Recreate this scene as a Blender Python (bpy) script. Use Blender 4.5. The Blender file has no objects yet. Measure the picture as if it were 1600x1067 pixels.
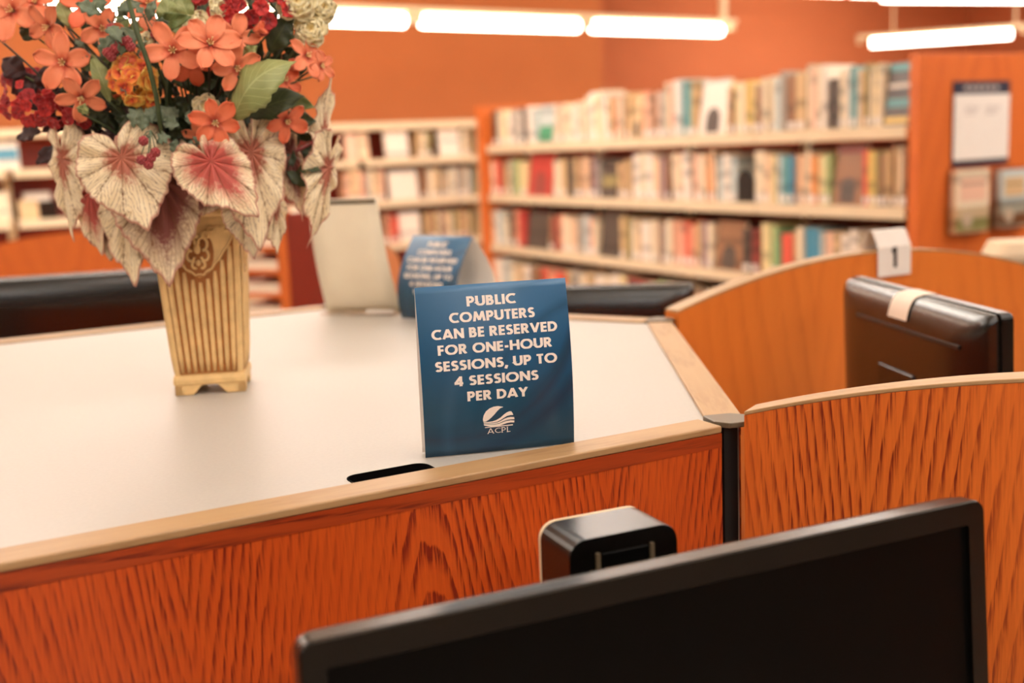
import bpy, math, random
from math import sin, cos, pi, radians, sqrt, atan2
from mathutils import Vector, Matrix
from mathutils.geometry import tessellate_polygon
random.seed(11)
C = bpy.context.scene.collection
V = Vector

# ---------------------------------------------------------------- camera
FPX, PITCH, ROLL, EYE = 1782.46, 0.16752723, -0.04286782, 1.48
_fw = V((0, cos(PITCH), -sin(PITCH))); _up = V((0, sin(PITCH), cos(PITCH))); _rt = V((1, 0, 0))
_R = cos(ROLL)*_rt + sin(ROLL)*_up; _U = -sin(ROLL)*_rt + cos(ROLL)*_up
ORG = V((0, 0, EYE))
cd = bpy.data.cameras.new('camera'); cam = bpy.data.objects.new('camera', cd); C.objects.link(cam)
cd.sensor_width = 36; cd.lens = FPX*36/1600; cd.clip_start = .02
m3 = Matrix((_R, _U, -_fw)).transposed(); cam.matrix_world = Matrix.Translation(ORG) @ m3.to_4x4()
cd.dof.use_dof = True; cd.dof.focus_distance = 1.075; cd.dof.aperture_fstop = 3.4; cd.dof.aperture_blades = 9
bpy.context.scene.camera = cam
def ray(x, y): return _fw*FPX + _R*(x-800) - _U*(y-533.5)
def atz(x, y, z): d = ray(x, y); return ORG + d*((z-EYE)/d.z)          # point of a sight line at a height
def atn(x, y, n, c): d = ray(x, y); return ORG + d*(c/d.dot(n))        # ... on a vertical plane
def aty(x, y, Y): d = ray(x, y); return ORG + d*(Y/d.y)
HU = 1.07948233
u_ = V((sin(HU), cos(HU), 0)); v_ = V((-u_.y, u_.x, 0)); z_ = V((0, 0, 1))
def uv(u, v, z=0): return u_*u + v_*v + V((0, 0, z))
ROOM = atan2(u_.y, u_.x)

# ---------------------------------------------------------------- materials
def newmat(name):
    m = bpy.data.materials.new(name); m.use_nodes = True
    return m, m.node_tree, m.node_tree.nodes['Principled BSDF']
def lin(c):
    return tuple((x/12.92 if x <= .04045 else ((x+.055)/1.055)**2.4) for x in [k/255 for k in c]) + (1,)
def N(nt, t, **k):
    n = nt.nodes.new(t)
    for a, b in k.items():
        if a in n.inputs and not hasattr(n, a): n.inputs[a].default_value = b
        else: setattr(n, a, b)
    return n
def L(nt, a, b): nt.links.new(a, b)
def ramp(nt, fac, stops):
    r = nt.nodes.new('ShaderNodeValToRGB'); e = r.color_ramp.elements
    while len(e) < len(stops): e.new(.5)
    for k, (p, c) in zip(e, stops): k.position = p; k.color = c
    L(nt, fac, r.inputs[0]); return r
def math_(nt, op, a, b=None, c=None):
    n = nt.nodes.new('ShaderNodeMath'); n.operation = op
    for i, x in enumerate((a, b, c)):
        if x is None: continue
        if isinstance(x, (int, float)): n.inputs[i].default_value = x
        else: L(nt, x, n.inputs[i])
    return n.outputs[0]
def mix(nt, fac, a, b, bt='MIX'):
    n = nt.nodes.new('ShaderNodeMix'); n.data_type = 'RGBA'; n.blend_type = bt
    for i, x in ((0, fac), (6, a), (7, b)):
        if isinstance(x, (int, float, tuple)): n.inputs[i].default_value = x
        else: L(nt, x, n.inputs[i])
    return n.outputs[2]
def noise(nt, co, scale, detail=3, rough=.55, sc=None):
    if sc:
        mp = nt.nodes.new('ShaderNodeMapping'); mp.inputs['Scale'].default_value = sc; L(nt, co, mp.inputs[0]); co = mp.outputs[0]
    n = nt.nodes.new('ShaderNodeTexNoise'); n.inputs['Scale'].default_value = scale
    n.inputs['Detail'].default_value = detail; n.inputs['Roughness'].default_value = rough
    L(nt, co, n.inputs['Vector']); return n.outputs[0]
def bump(nt, bs, h, s, d=.001):
    b = nt.nodes.new('ShaderNodeBump'); b.inputs['Strength'].default_value = s; b.inputs['Distance'].default_value = d
    L(nt, h, b.inputs['Height']); L(nt, b.outputs[0], bs.inputs['Normal'])
def plain(name, rgb, rough=.5, var=.06, scale=30, spec=.5, metal=0, bmp=0, coat=0):
    m, nt, bs = newmat(name); c = lin(rgb)
    tc = nt.nodes.new('ShaderNodeTexCoord')
    n = noise(nt, tc.outputs['Object'], scale)
    r = ramp(nt, n, [(.3, tuple(x*(1-var) for x in c[:3])+(1,)), (.7, tuple(min(1, x*(1+var)) for x in c[:3])+(1,))])
    L(nt, r.outputs[0], bs.inputs['Base Color'])
    bs.inputs['Roughness'].default_value = rough; bs.inputs['Metallic'].default_value = metal
    bs.inputs['Specular IOR Level'].default_value = spec; bs.inputs['Coat Weight'].default_value = coat; bs.inputs['Coat Roughness'].default_value = rough
    if bmp: bump(nt, bs, noise(nt, tc.outputs['Object'], scale*12), bmp)
    return m
def oak(name, light, mid, dark, seed=0, rings=15, cath=.30, rough=.38, contrast=1.0, fine=1.0, horiz=False, zk=.75):
    # flat-sawn veneer: grain runs along local Z, cathedrals repeat along local X
    m, nt, bs = newmat(name); tc = nt.nodes.new('ShaderNodeTexCoord')
    mp = nt.nodes.new('ShaderNodeMapping'); mp.inputs['Location'].default_value = (seed*.731, seed*.37, seed*.291)
    if horiz: mp.inputs['Rotation'].default_value = (0, radians(90), 0)
    L(nt, tc.outputs['Object'], mp.inputs[0]); co = mp.outputs[0]
    sx = nt.nodes.new('ShaderNodeSeparateXYZ'); L(nt, co, sx.inputs[0]); X, Z = sx.outputs[0], sx.outputs[2]
    if horiz: X = math_(nt, 'ADD', X, sx.outputs[1])
    wob = noise(nt, co, 3.4, 2, .5, (1, .3, .10)); wob2 = noise(nt, co, 34, 2, .5, (1, .3, .06)); wob3 = noise(nt, co, 120, 2, .6, (1, .3, .10))
    Xw = math_(nt, 'ADD', X, math_(nt, 'MULTIPLY', math_(nt, 'SUBTRACT', wob, .5), .08))
    a = math_(nt, 'DIVIDE', math_(nt, 'PINGPONG', Xw, cath/2), cath/2)
    zz = math_(nt, 'MULTIPLY', math_(nt, 'SUBTRACT', Z, 1.45+.291*seed), zk)
    f = math_(nt, 'ADD', math_(nt, 'SQRT', math_(nt, 'ADD', math_(nt, 'MULTIPLY', a, a), .012)), zz)
    f = math_(nt, 'ADD', f, math_(nt, 'MULTIPLY', math_(nt, 'SUBTRACT', wob2, .5), .075))
    f = math_(nt, 'ADD', f, math_(nt, 'MULTIPLY', math_(nt, 'SUBTRACT', wob3, .5), .022))
    f = math_(nt, 'ADD', f, math_(nt, 'MULTIPLY', math_(nt, 'SUBTRACT', wob, .5), .35))
    ring = math_(nt, 'FRACT', math_(nt, 'MULTIPLY', f, rings))
    saw = ramp(nt, ring, [(0, (0, 0, 0, 1)), (.40, (.06,)*3+(1,)), (.78, (.9,)*3+(1,)), (.92, (1, 1, 1, 1)), (1, (0, 0, 0, 1))])
    dens = noise(nt, co, 9, 2, .5, (1, .3, .15)); dn = ramp(nt, dens, [(.35, (.25,)*3+(1,)), (.62, (1, 1, 1, 1))])
    pores = noise(nt, co, 520*fine, 2, .65, (1, .4, .045))
    pr = ramp(nt, pores, [(.40, (0, 0, 0, 1)), (.58, (1, 1, 1, 1))])
    fib = noise(nt, co, 150, 3, .6, (1, .4, .02))
    g = math_(nt, 'MULTIPLY', math_(nt, 'MULTIPLY', saw.outputs[0], dn.outputs[0]), math_(nt, 'ADD', math_(nt, 'MULTIPLY', pr.outputs[0], .75), .25))
    g = math_(nt, 'ADD', g, math_(nt, 'MULTIPLY', pr.outputs[0], .10))
    g = math_(nt, 'MULTIPLY', g, contrast); g.node.use_clamp = True
    big = noise(nt, co, 5, 2, .5, (1, .3, .15))
    base = mix(nt, math_(nt, 'ADD', math_(nt, 'MULTIPLY', fib, .5), math_(nt, 'MULTIPLY', big, .5)), lin(light), lin(mid))
    col = mix(nt, g, base, lin(dark))
    L(nt, col, bs.inputs['Base Color']); bs.inputs['Roughness'].default_value = rough
    bump(nt, bs, math_(nt, 'SUBTRACT', 1, g), .12, .0004)
    return m
M = {}
M['oak'] = oak('red_oak_veneer', (208, 92, 26), (186, 68, 15), (118, 28, 6), 1, rings=24, cath=.38, zk=.85, contrast=1.4)
M['oak_divider'] = oak('red_oak_divider', (226, 120, 44), (206, 94, 28), (120, 30, 7), 5, rings=17, cath=.40, zk=.7, contrast=1.15)  # same oak as the core panels, lightened for how its face is lit
M['oak_soft'] = oak('oak_soft_grain', (228, 130, 52), (212, 112, 38), (164, 66, 18), 9, zk=.6, rings=8, cath=.6, contrast=.4)
M['rail'] = oak('maple_rail', (176, 144, 100), (164, 126, 84), (136, 92, 54), 3, rings=5, contrast=.5, rough=.45, horiz=True)
M['railedge'] = oak('oak_edge_band', (176, 72, 22), (140, 44, 10), (92, 20, 5), 4, rings=7, cath=.2, contrast=.9, horiz=True)
M['endpanel'] = oak('end_panel_wood', (216, 114, 42), (200, 92, 28), (160, 64, 16), 12, rings=5, cath=.8, contrast=.45, rough=.5)
M['redwood'] = oak('dark_red_stained_wood', (140, 40, 18), (112, 24, 10), (70, 8, 4), 15, rings=7, contrast=.4)
M['worktop'] = plain('speckled_laminate', (180, 174, 165), .42, .03, 260, .4)
M['black'] = plain('black_plastic', (7, 5, 3), .24, .1, 60, .5, coat=.3)
M['blackrough'] = plain('textured_black_plastic', (7, 5, 3), .24, .1, 90, .5)
for k_ in ('black', 'blackrough'):
    b_ = M[k_].node_tree.nodes['Principled BSDF']; b_.inputs['Sheen Weight'].default_value = .04; b_.inputs['Sheen Roughness'].default_value = .35; b_.inputs['Sheen Tint'].default_value = (1, .85, .65, 1)
M['screen'] = plain('dark_screen', (4, 3, 2), .4, .02, 5, .12)
M['post'] = plain('black_post', (18, 16, 14), .4, .05, 20)
M['darkhole'] = plain('matt_black_liner', (8, 6, 5), .9, .02, 20, .05)
M['cap'] = plain('grey_plastic_cap', (92, 78, 58), .4, .05, 40)
M['shelf'] = plain('cream_metal', (238, 216, 180), .5, .04, 8)
M['wall'] = plain('terracotta_wall', (172, 98, 54), .75, .03, 3, .2, bmp=.05)
M['wallb'] = plain('terracotta_brown_wall', (180, 102, 64), .75, .03, 3, .2, bmp=.05)
M['ceiling'] = plain('ceiling_tile', (238, 224, 204), .85, .03, 40, .2)
M['carpet'] = plain('carpet', (150, 130, 112), .95, .2, 140, .1, bmp=.4)
M['paper'] = plain('white_paper', (246, 236, 224), .6, .02, 40, .3)
M['cream'] = plain('cream_card', (254, 240, 214), .55, .03, 20, .3)
M['ink'] = plain('dark_navy_ink', (42, 42, 58), .5, .03, 20)
M['greyink'] = plain('grey_ink', (190, 176, 168), .6, .03, 20)
M['blackink'] = plain('black_ink', (30, 24, 22), .6, .03, 20)
M['signwhite'] = plain('printed_white', (255, 240, 226), .5, .01, 20, .3)
M['vase'] = plain('antique_ivory_resin', (226, 188, 128), .5, .12, 60, .4, bmp=.15)
M['vasebrown'] = plain('brown_wash_resin', (150, 92, 42), .6, .15, 60, .3, bmp=.15)
M['tape'] = plain('frosted_tape', (236, 220, 200), .5, .02, 20)
M['lamp_metal'] = plain('cream_lamp_metal', (232, 206, 166), .45, .02, 20)
def emit(name, rgb, s):
    m, nt, bs = newmat(name); bs.inputs['Base Color'].default_value = lin(rgb)
    bs.inputs['Emission Color'].default_value = lin(rgb); bs.inputs['Emission Strength'].default_value = s; return m
M['tube'] = emit('fluorescent_tube', (255, 240, 222), 24)
def acrylic():
    m, nt, bs = newmat('clear_acrylic'); tr = nt.nodes.new('ShaderNodeBsdfTransparent'); gl = nt.nodes.new('ShaderNodeBsdfGlossy')
    gl.inputs['Roughness'].default_value = .1; mx = nt.nodes.new('ShaderNodeMixShader'); fr = nt.nodes.new('ShaderNodeLayerWeight'); fr.inputs[0].default_value = .12
    tr.inputs[0].default_value = (.96, .93, .88, 1)
    L(nt, fr.outputs[1], mx.inputs[0]); L(nt, tr.outputs[0], mx.inputs[1]); L(nt, gl.outputs[0], mx.inputs[2]); L(nt, mx.outputs[0], nt.nodes['Material Output'].inputs[0])
    return m
M['acrylic'] = acrylic()
def signmat():
    m, nt, bs = newmat('blue_printed_card'); tc = nt.nodes.new('ShaderNodeTexCoord')
    sx = nt.nodes.new('ShaderNodeSeparateXYZ'); L(nt, tc.outputs['UV'], sx.inputs[0]); s, t = sx.outputs[0], sx.outputs[1]
    base = ramp(nt, t, [(0, lin((20, 62, 84))), (.3, lin((22, 72, 98))), (.62, lin((30, 84, 122))), (1, lin((66, 110, 146)))]).outputs[0]  # paler towards the top: lamp sheen put into the card's blue
    def band(cx, cy, r, w, col, k, base):
        dx = math_(nt, 'SUBTRACT', s, cx); dy = math_(nt, 'SUBTRACT', t, cy)
        d = math_(nt, 'SQRT', math_(nt, 'ADD', math_(nt, 'MULTIPLY', dx, dx), math_(nt, 'MULTIPLY', dy, dy)))
        e = math_(nt, 'ABSOLUTE', math_(nt, 'SUBTRACT', d, r))
        f = math_(nt, 'SUBTRACT', 1, math_(nt, 'SMOOTH_MIN', 1, math_(nt, 'DIVIDE', e, w), .1)); f.node.use_clamp = True
        return mix(nt, math_(nt, 'MULTIPLY', f, k), base, lin(col))
    base = band(.1, 1.2, 1.22, .07, (16, 44, 70), .8, base)
    base = band(.2, .95, .86, .05, (34, 44, 66), .7, base)
    base = band(.15, 1.15, 1.0, .05, (26, 62, 84), .7, base)
    base = band(1.1, .1, .95, .06, (60, 96, 124), .35, base)
    base = band(1.3, -.1, 1.0, .05, (18, 58, 82), .5, base)
    L(nt, base, bs.inputs['Base Color']); bs.inputs['Roughness'].default_value = .38
    return m
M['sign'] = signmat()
BC = {'cream': (240, 222, 190), 'white': (252, 240, 226), 'pink': (236, 184, 156), 'salmon': (224, 140, 108), 'tan': (206, 168, 118), 'brown': (120, 72, 44),
      'black': (34, 24, 22), 'red': (168, 22, 20), 'bright red': (212, 60, 44), 'green': (150, 166, 104), 'emerald': (20, 120, 82), 'teal': (64, 138, 146), 'blue': (28, 112, 150),
      'pale blue': (188, 204, 204), 'grey': (150, 142, 134), 'yellow': (226, 188, 96), 'pale yellow': (240, 218, 158), 'olive': (128, 112, 62),
      'violet': (134, 104, 112), 'peach': (244, 200, 160), 'orange': (228, 140, 76), 'maroon': (112, 22, 20)}
def bookmat(name, rgb):
    m, nt, bs = newmat('book_cover_'+name.replace(' ', '_')); tc = nt.nodes.new('ShaderNodeTexCoord'); oi = nt.nodes.new('ShaderNodeObjectInfo')
    sx = nt.nodes.new('ShaderNodeSeparateXYZ'); L(nt, tc.outputs['Generated'], sx.inputs[0])
    zz = math_(nt, 'ADD', math_(nt, 'MULTIPLY', sx.outputs[2], 7), math_(nt, 'MULTIPLY', oi.outputs['Random'], 31))
    wn = nt.nodes.new('ShaderNodeTexWhiteNoise'); wn.noise_dimensions = '1D'; L(nt, math_(nt, 'FLOOR', zz), wn.inputs['W'])
    c = lin(rgb); d = tuple(x*.55 for x in c[:3])+(1,); e = tuple(min(1, x*1.25+.04) for x in c[:3])+(1,)
    r = ramp(nt, wn.outputs[0], [(0, d), (.2, c), (.75, c), (1, e)]); r.color_ramp.interpolation = 'CONSTANT'
    n = noise(nt, tc.outputs['Object'], 60)
    L(nt, mix(nt, math_(nt, 'MULTIPLY', n, .25), r.outputs[0], c), bs.inputs['Base Color']); bs.inputs['Roughness'].default_value = .4
    return m
BM = {k: bookmat(k, tuple(a*.80+b*.20 for a, b in zip(c, (250, 230, 200)))) for k, c in BC.items()}
M['pages'] = plain('book_pages', (240, 226, 200), .8, .05, 200)

# plants
def petalmat(name, tip, mid, throat):
    m, nt, bs = newmat(name); tc = nt.nodes.new('ShaderNodeTexCoord')
    sx = nt.nodes.new('ShaderNodeSeparateXYZ'); L(nt, tc.outputs['UV'], sx.inputs[0])
    n = noise(nt, tc.outputs['Object'], 160, 3)
    f = math_(nt, 'ADD', sx.outputs[1], math_(nt, 'MULTIPLY', math_(nt, 'SUBTRACT', n, .5), .35))
    r = ramp(nt, f, [(0, lin(throat)), (.35, lin(mid)), (.9, lin(tip))])
    L(nt, r.outputs[0], bs.inputs['Base Color']); bs.inputs['Roughness'].default_value = .6
    bs.inputs['Subsurface Weight'].default_value = 0; bs.inputs['Sheen Weight'].default_value = .2
    return m
M['orange'] = petalmat('orange_silk_petal', (232, 126, 84), (238, 140, 98), (196, 70, 38))
M['orange2'] = petalmat('coral_silk_petal', (226, 104, 62), (232, 120, 80), (170, 44, 24))
M['redp'] = petalmat('crimson_silk_petal', (176, 22, 22), (150, 14, 18), (96, 8, 12))
M['redp2'] = petalmat('scarlet_silk_petal', (206, 44, 34), (180, 24, 22), (110, 8, 10))
M['fire'] = petalmat('yellow_orange_streaked_petal', (240, 150, 52), (214, 74, 22), (160, 22, 10))
M['fire2'] = petalmat('yellow_silk_petal', (246, 206, 96), (238, 152, 50), (190, 40, 16))
M['creamp'] = petalmat('cream_silk_petal', (250, 236, 190), (248, 226, 166), (220, 176, 92))
M['stamen'] = plain('stamen', (240, 210, 150), .6)
M['stem'] = plain('green_stem', (62, 74, 38), .6, .2)
M['darkstem'] = plain('dark_stem', (52, 44, 26), .6, .2)
M['berry'] = plain('raspberry_skin', (150, 46, 48), .35, .3, 90, .6)
def leafmat(name, a, b, vein):
    m, nt, bs = newmat(name); tc = nt.nodes.new('ShaderNodeTexCoord')
    sx = nt.nodes.new('ShaderNodeSeparateXYZ'); L(nt, tc.outputs['UV'], sx.inputs[0])
    x = math_(nt, 'ABSOLUTE', math_(nt, 'SUBTRACT', sx.outputs[0], .5)); y = sx.outputs[1]
    n = noise(nt, tc.outputs['Object'], 40, 3)
    col = mix(nt, n, lin(a), lin(b))
    mid = math_(nt, 'LESS_THAN', x, .02)
    sv = math_(nt, 'FRACT', math_(nt, 'MULTIPLY', math_(nt, 'SUBTRACT', y, math_(nt, 'MULTIPLY', x, .5)), 9))
    sv = math_(nt, 'LESS_THAN', sv, .09)
    col = mix(nt, math_(nt, 'MULTIPLY', math_(nt, 'MAXIMUM', mid, sv), .55), col, lin(vein))
    L(nt, col, bs.inputs['Base Color']); bs.inputs['Roughness'].default_value = .5
    return m
M['leaf_light'] = leafmat('light_green_leaf', (150, 156, 98), (120, 126, 70), (176, 180, 124))
M['leaf_mid'] = leafmat('mid_green_leaf', (104, 118, 62), (84, 98, 46), (136, 146, 88))
M['leaf_dark'] = leafmat('dark_green_leaf', (52, 62, 28), (40, 48, 20), (80, 88, 44))
M['leaf_grey'] = leafmat('grey_green_leaf', (112, 124, 98), (84, 96, 72), (136, 146, 118))
M['leaf_brown'] = leafmat('maroon_dark_leaf', (60, 18, 16), (40, 14, 12), (84, 34, 26))
def begonia(name, patch, dark):
    m, nt, bs = newmat(name); tc = nt.nodes.new('ShaderNodeTexCoord')
    sx = nt.nodes.new('ShaderNodeSeparateXYZ'); L(nt, tc.outputs['UV'], sx.inputs[0]); th, r = sx.outputs[0], sx.outputs[1]
    nz = noise(nt, tc.outputs['Object'], 70, 3); nz2 = noise(nt, tc.outputs['Object'], 220, 3)
    nv = 11
    tw = math_(nt, 'ADD', th, math_(nt, 'MULTIPLY', math_(nt, 'SUBTRACT', nz, .5), .03))
    a = math_(nt, 'ABSOLUTE', math_(nt, 'SUBTRACT', math_(nt, 'FRACT', math_(nt, 'MULTIPLY', tw, nv)), .5))   # .5 on the vein... 0 between
    dv = math_(nt, 'SUBTRACT', .5, a)                         # 0 on a main vein
    wv = math_(nt, 'DIVIDE', .060, math_(nt, 'ADD', r, .18))
    vein = math_(nt, 'SUBTRACT', 1, math_(nt, 'DIVIDE', dv, wv)); vein.node.use_clamp = True
    # side veins forking towards the rim
    b = math_(nt, 'ABSOLUTE', math_(nt, 'SUBTRACT', math_(nt, 'FRACT', math_(nt, 'ADD', math_(nt, 'SUBTRACT', math_(nt, 'MULTIPLY', r, 3.6), math_(nt, 'MULTIPLY', dv, 6.5)), math_(nt, 'MULTIPLY', nz, 1.2))), .5))
    side = math_(nt, 'SUBTRACT', 1, math_(nt, 'DIVIDE', math_(nt, 'SUBTRACT', .5, b), .20)); side.node.use_clamp = True
    side = math_(nt, 'MULTIPLY', side, math_(nt, 'GREATER_THAN', r, .22))
    vm = math_(nt, 'MAXIMUM', vein, math_(nt, 'MULTIPLY', side, .6))
    vm = math_(nt, 'MULTIPLY', vm, math_(nt, 'SUBTRACT', math_(nt, 'MULTIPLY', nz2, 2.6), .55)); vm.node.use_clamp = True
    base = mix(nt, nz, lin((255, 240, 208)), lin((232, 206, 158)))
    mott = ramp(nt, nz2, [(.42, (0, 0, 0, 1)), (.62, (1, 1, 1, 1))]).outputs[0]; dvn = math_(nt, 'SUBTRACT', 1, math_(nt, 'MULTIPLY', dv, 3.2)); dvn.node.use_clamp = True
    base = mix(nt, math_(nt, 'MULTIPLY', math_(nt, 'MULTIPLY', mott, dvn), .55), base, lin((140, 104, 58)))
    pat = ramp(nt, math_(nt, 'ADD', r, math_(nt, 'MULTIPLY', math_(nt, 'SUBTRACT', nz2, .5), .5)), [(.08+patch*.5, (1, 1, 1, 1)), (.10+patch, (0, 0, 0, 1))])
    base = mix(nt, math_(nt, 'MULTIPLY', pat.outputs[0], .96), base, lin(dark))
    col = mix(nt, vm, base, lin((112, 66, 36)))
    rim = ramp(nt, r, [(.93, (0, 0, 0, 1)), (.985, (1, 1, 1, 1))])
    col = mix(nt, math_(nt, 'MULTIPLY', rim.outputs[0], .7), col, lin((178, 92, 84)))
    L(nt, col, bs.inputs['Base Color']); bs.inputs['Roughness'].default_value = .6
    bump(nt, bs, math_(nt, 'SUBTRACT', 1, vm), .5, .0015)
    return m
M['beg1'] = begonia('rex_begonia_pale', .36, (170, 92, 70))
M['beg2'] = begonia('rex_begonia_red_patch', .80, (176, 62, 54))
M['beg3'] = begonia('rex_begonia_burgundy', 1.0, (104, 20, 18))

# ---------------------------------------------------------------- mesh helpers
class MB:
    def __init__(s): s.v = []; s.f = []; s.uv = []; s.mi = []
    def add(s, vs, fs, uvs=None, mi=0):
        o = len(s.v); s.v += [V(p) for p in vs]
        for f in fs:
            s.f.append([o+i for i in f]); s.mi.append(mi)
            s.uv.append([uvs[i] for i in f] if uvs else [(0, 0)]*len(f))
        return s
    def box(s, x0, x1, y0, y1, z0, z1, mi=0, M4=None):
        vs = [V((x, y, z)) for x in (x0, x1) for y in (y0, y1) for z in (z0, z1)]
        if M4: vs = [M4 @ p for p in vs]
        return s.add(vs, [(0, 1, 3, 2), (4, 6, 7, 5), (0, 4, 5, 1), (2, 3, 7, 6), (0, 2, 6, 4), (1, 5, 7, 3)], mi=mi)
    def tube(s, pts, r, seg=8, mi=0, cap=True):
        pts = [V(p) for p in pts]; rs = r if isinstance(r, (list, tuple)) else [r]*len(pts)
        vs = []; fs = []; n = len(pts); t0 = (pts[1]-pts[0]).normalized()
        a = t0.orthogonal().normalized()
        for i, p in enumerate(pts):
            t = (pts[min(i+1, n-1)]-pts[max(i-1, 0)])
            t = t.normalized() if t.length > 1e-9 else t0
            a = (a - t*a.dot(t)).normalized(); b = t.cross(a)
            for k in range(seg): q = 2*pi*k/seg; vs.append(p+(a*cos(q)+b*sin(q))*rs[i])
        for i in range(n-1):
            for k in range(seg): fs.append((i*seg+k, i*seg+(k+1) % seg, (i+1)*seg+(k+1) % seg, (i+1)*seg+k))
        if cap: fs.append(tuple(range(seg))[::-1]); fs.append(tuple((n-1)*seg+k for k in range(seg)))
        return s.add(vs, fs, mi=mi)
    def grid(s, fn, nu, nv, mi=0, close=False):
        vs = []; us = []
        for j in range(nv+1):
            for i in range(nu+1): vs.append(fn(i/nu, j/nv)); us.append((i/nu, j/nv))
        fs = [(j*(nu+1)+i, j*(nu+1)+i+1, (j+1)*(nu+1)+i+1, (j+1)*(nu+1)+i) for j in range(nv) for i in range(nu)]
        return s.add(vs, fs, us, mi)
    def sphere(s, c, r, nu=10, nv=6, mi=0, sc=(1, 1, 1)):
        c = V(c)
        return s.grid(lambda a, b: c+V((r*sc[0]*sin(pi*b)*cos(2*pi*a), r*sc[1]*sin(pi*b)*sin(2*pi*a), r*sc[2]*cos(pi*b))), nu, nv, mi)
    def prism(s, poly, d0, d1, fr, mi=0):
        # poly: 2-D points in the (x, z) plane of frame fr, extruded along its y
        n = len(poly); vs = [fr @ V((x, d0, z)) for x, z in poly] + [fr @ V((x, d1, z)) for x, z in poly]
        tr = tessellate_polygon([[V((x, z, 0)) for x, z in poly]])
        fs = [tuple(t) for t in tr] + [tuple(i+n for i in t)[::-1] for t in tr]
        fs += [(i, (i+1) % n, (i+1) % n+n, i+n) for i in range(n)]
        return s.add(vs, fs, mi=mi)
    def build(s, name, mat, parent=None, smooth=False, bevel=0, solid=0, subsurf=0, wn=False):
        me = bpy.data.meshes.new(name); me.from_pydata(s.v, [], s.f); 
        for mt in (mat if isinstance(mat, (list, tuple)) else [mat]): me.materials.append(mt)
        ul = me.uv_layers.new(name='UVMap')
        k = 0
        for p, q in zip(me.polygons, s.uv):
            p.material_index = s.mi[p.index]; p.use_smooth = smooth
            for w in q: ul.data[k].uv = w; k += 1
        me.update()
        o = bpy.data.objects.new(name, me); C.objects.link(o)
        if parent: o.parent = parent
        if smooth or bevel:
            import bmesh
            bm = bmesh.new(); bm.from_mesh(me); bmesh.ops.recalc_face_normals(bm, faces=bm.faces) if (bevel and not solid) else None
            bm.to_mesh(me); bm.free()
        if solid: md = o.modifiers.new('Solidify', 'SOLIDIFY'); md.thickness = solid; md.offset = 0
        if bevel:
            md = o.modifiers.new('Bevel', 'BEVEL'); md.width = bevel; md.segments = 3; md.limit_method = 'ANGLE'; md.angle_limit = radians(40)
            md.harden_normals = False
        if subsurf: md = o.modifiers.new('Subsurf', 'SUBSURF'); md.levels = md.render_levels = subsurf
        return o
def tag(o, label=None, cat=None, group=None, kind=None):
    if label: o['label'] = label
    if cat: o['category'] = cat
    if group: o['group'] = group
    if kind: o['kind'] = kind
    return o
def empty(name, loc, rz=0):
    e = bpy.data.objects.new(name, None); e.empty_display_size = .05; C.objects.link(e)
    e.location = loc; e.rotation_euler = (0, 0, rz); return e
I4 = Matrix.Identity(4)
def frame(o, xdir, zdir=z_):
    x = V(xdir).normalized(); z = V(zdir).normalized(); y = z.cross(x).normalized(); z = x.cross(y)
    m = Matrix((x, y, z)).transposed().to_4x4(); m.translation = V(o); return m

# ---------------------------------------------------------------- room
CEIL = 3.4
def struct(name, mb, mat): return tag(mb.build(name, mat), kind='structure')
def slab(name, mat, u0, u1, v0, v1, z0, z1):
    o = MB().box(u0, u1, v0, v1, z0, z1).build(name, mat); o.rotation_euler.z = ROOM; return tag(o, kind='structure')
slab('floor', M['carpet'], -6, 12, -4.5, 10.2, -.1, 0)
slab('ceiling', M['ceiling'], -6, 12, -4.5, 10.2, CEIL, CEIL+.1)
slab('wall_back', M['wall'], -6, 5.15, 7.9, 8.1, 0, CEIL)
slab('wall_back_return', M['wallb'], 5.15, 5.16, 7.9, 10, 0, CEIL)
slab('wall_back_right', M['wallb'], 5.16, 12, 10, 10.2, 0, CEIL)
slab('wall_right', M['wallb'], 11.9, 12.1, -4.5, 10, 0, CEIL)
M['plaster'] = plain('beige_plaster', (128, 112, 96), .8, .02, 4, .2)
slab('wall_left', M['plaster'], -6.2, -6, -4.5, 8.1, 0, CEIL)
slab('wall_front', M['plaster'], -6, 12, -4.7, -4.5, 0, CEIL)
slab('baseboard_back', M['endpanel'], -6, 5.14, 7.88, 7.9, 0, .1)

# ---------------------------------------------------------------- pod core
A = V((.2131, 1.1273, 0)); B = V((.2349, 1.8014, 0)); Cc = V((-.3382, 2.1574, 0)); D = V((-.933, 1.839, 0)); Ev = V((-1.02, 1.13, 0)); F = V((-.3816, .8089, 0)) - u_*.085
ctr = V((-.36, 1.4832, 0)); RT, WT = 1.2, 1.1965   # rail top, worktop
W2 = .019
order = [A, F, Ev, D, Cc, B]
# worktop: hexagon with cable slots cut by building it from an outline
def inset(P, d):
    n = len(P); out = []
    for i in range(n):
        a, b, c = P[i-1], P[i], P[(i+1) % n]
        e1 = (b-a).normalized(); e2 = (c-b).normalized(); n1 = V((e1.y, -e1.x, 0)); n2 = V((e2.y, -e2.x, 0))
        if n1.dot(ctr-b) < 0: n1 = -n1
        if n2.dot(ctr-b) < 0: n2 = -n2
        k = (n1+n2).normalized(); out.append(b + k*(d/k.dot(n1)))
    return out
ins = inset(order, W2-.002)
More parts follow.
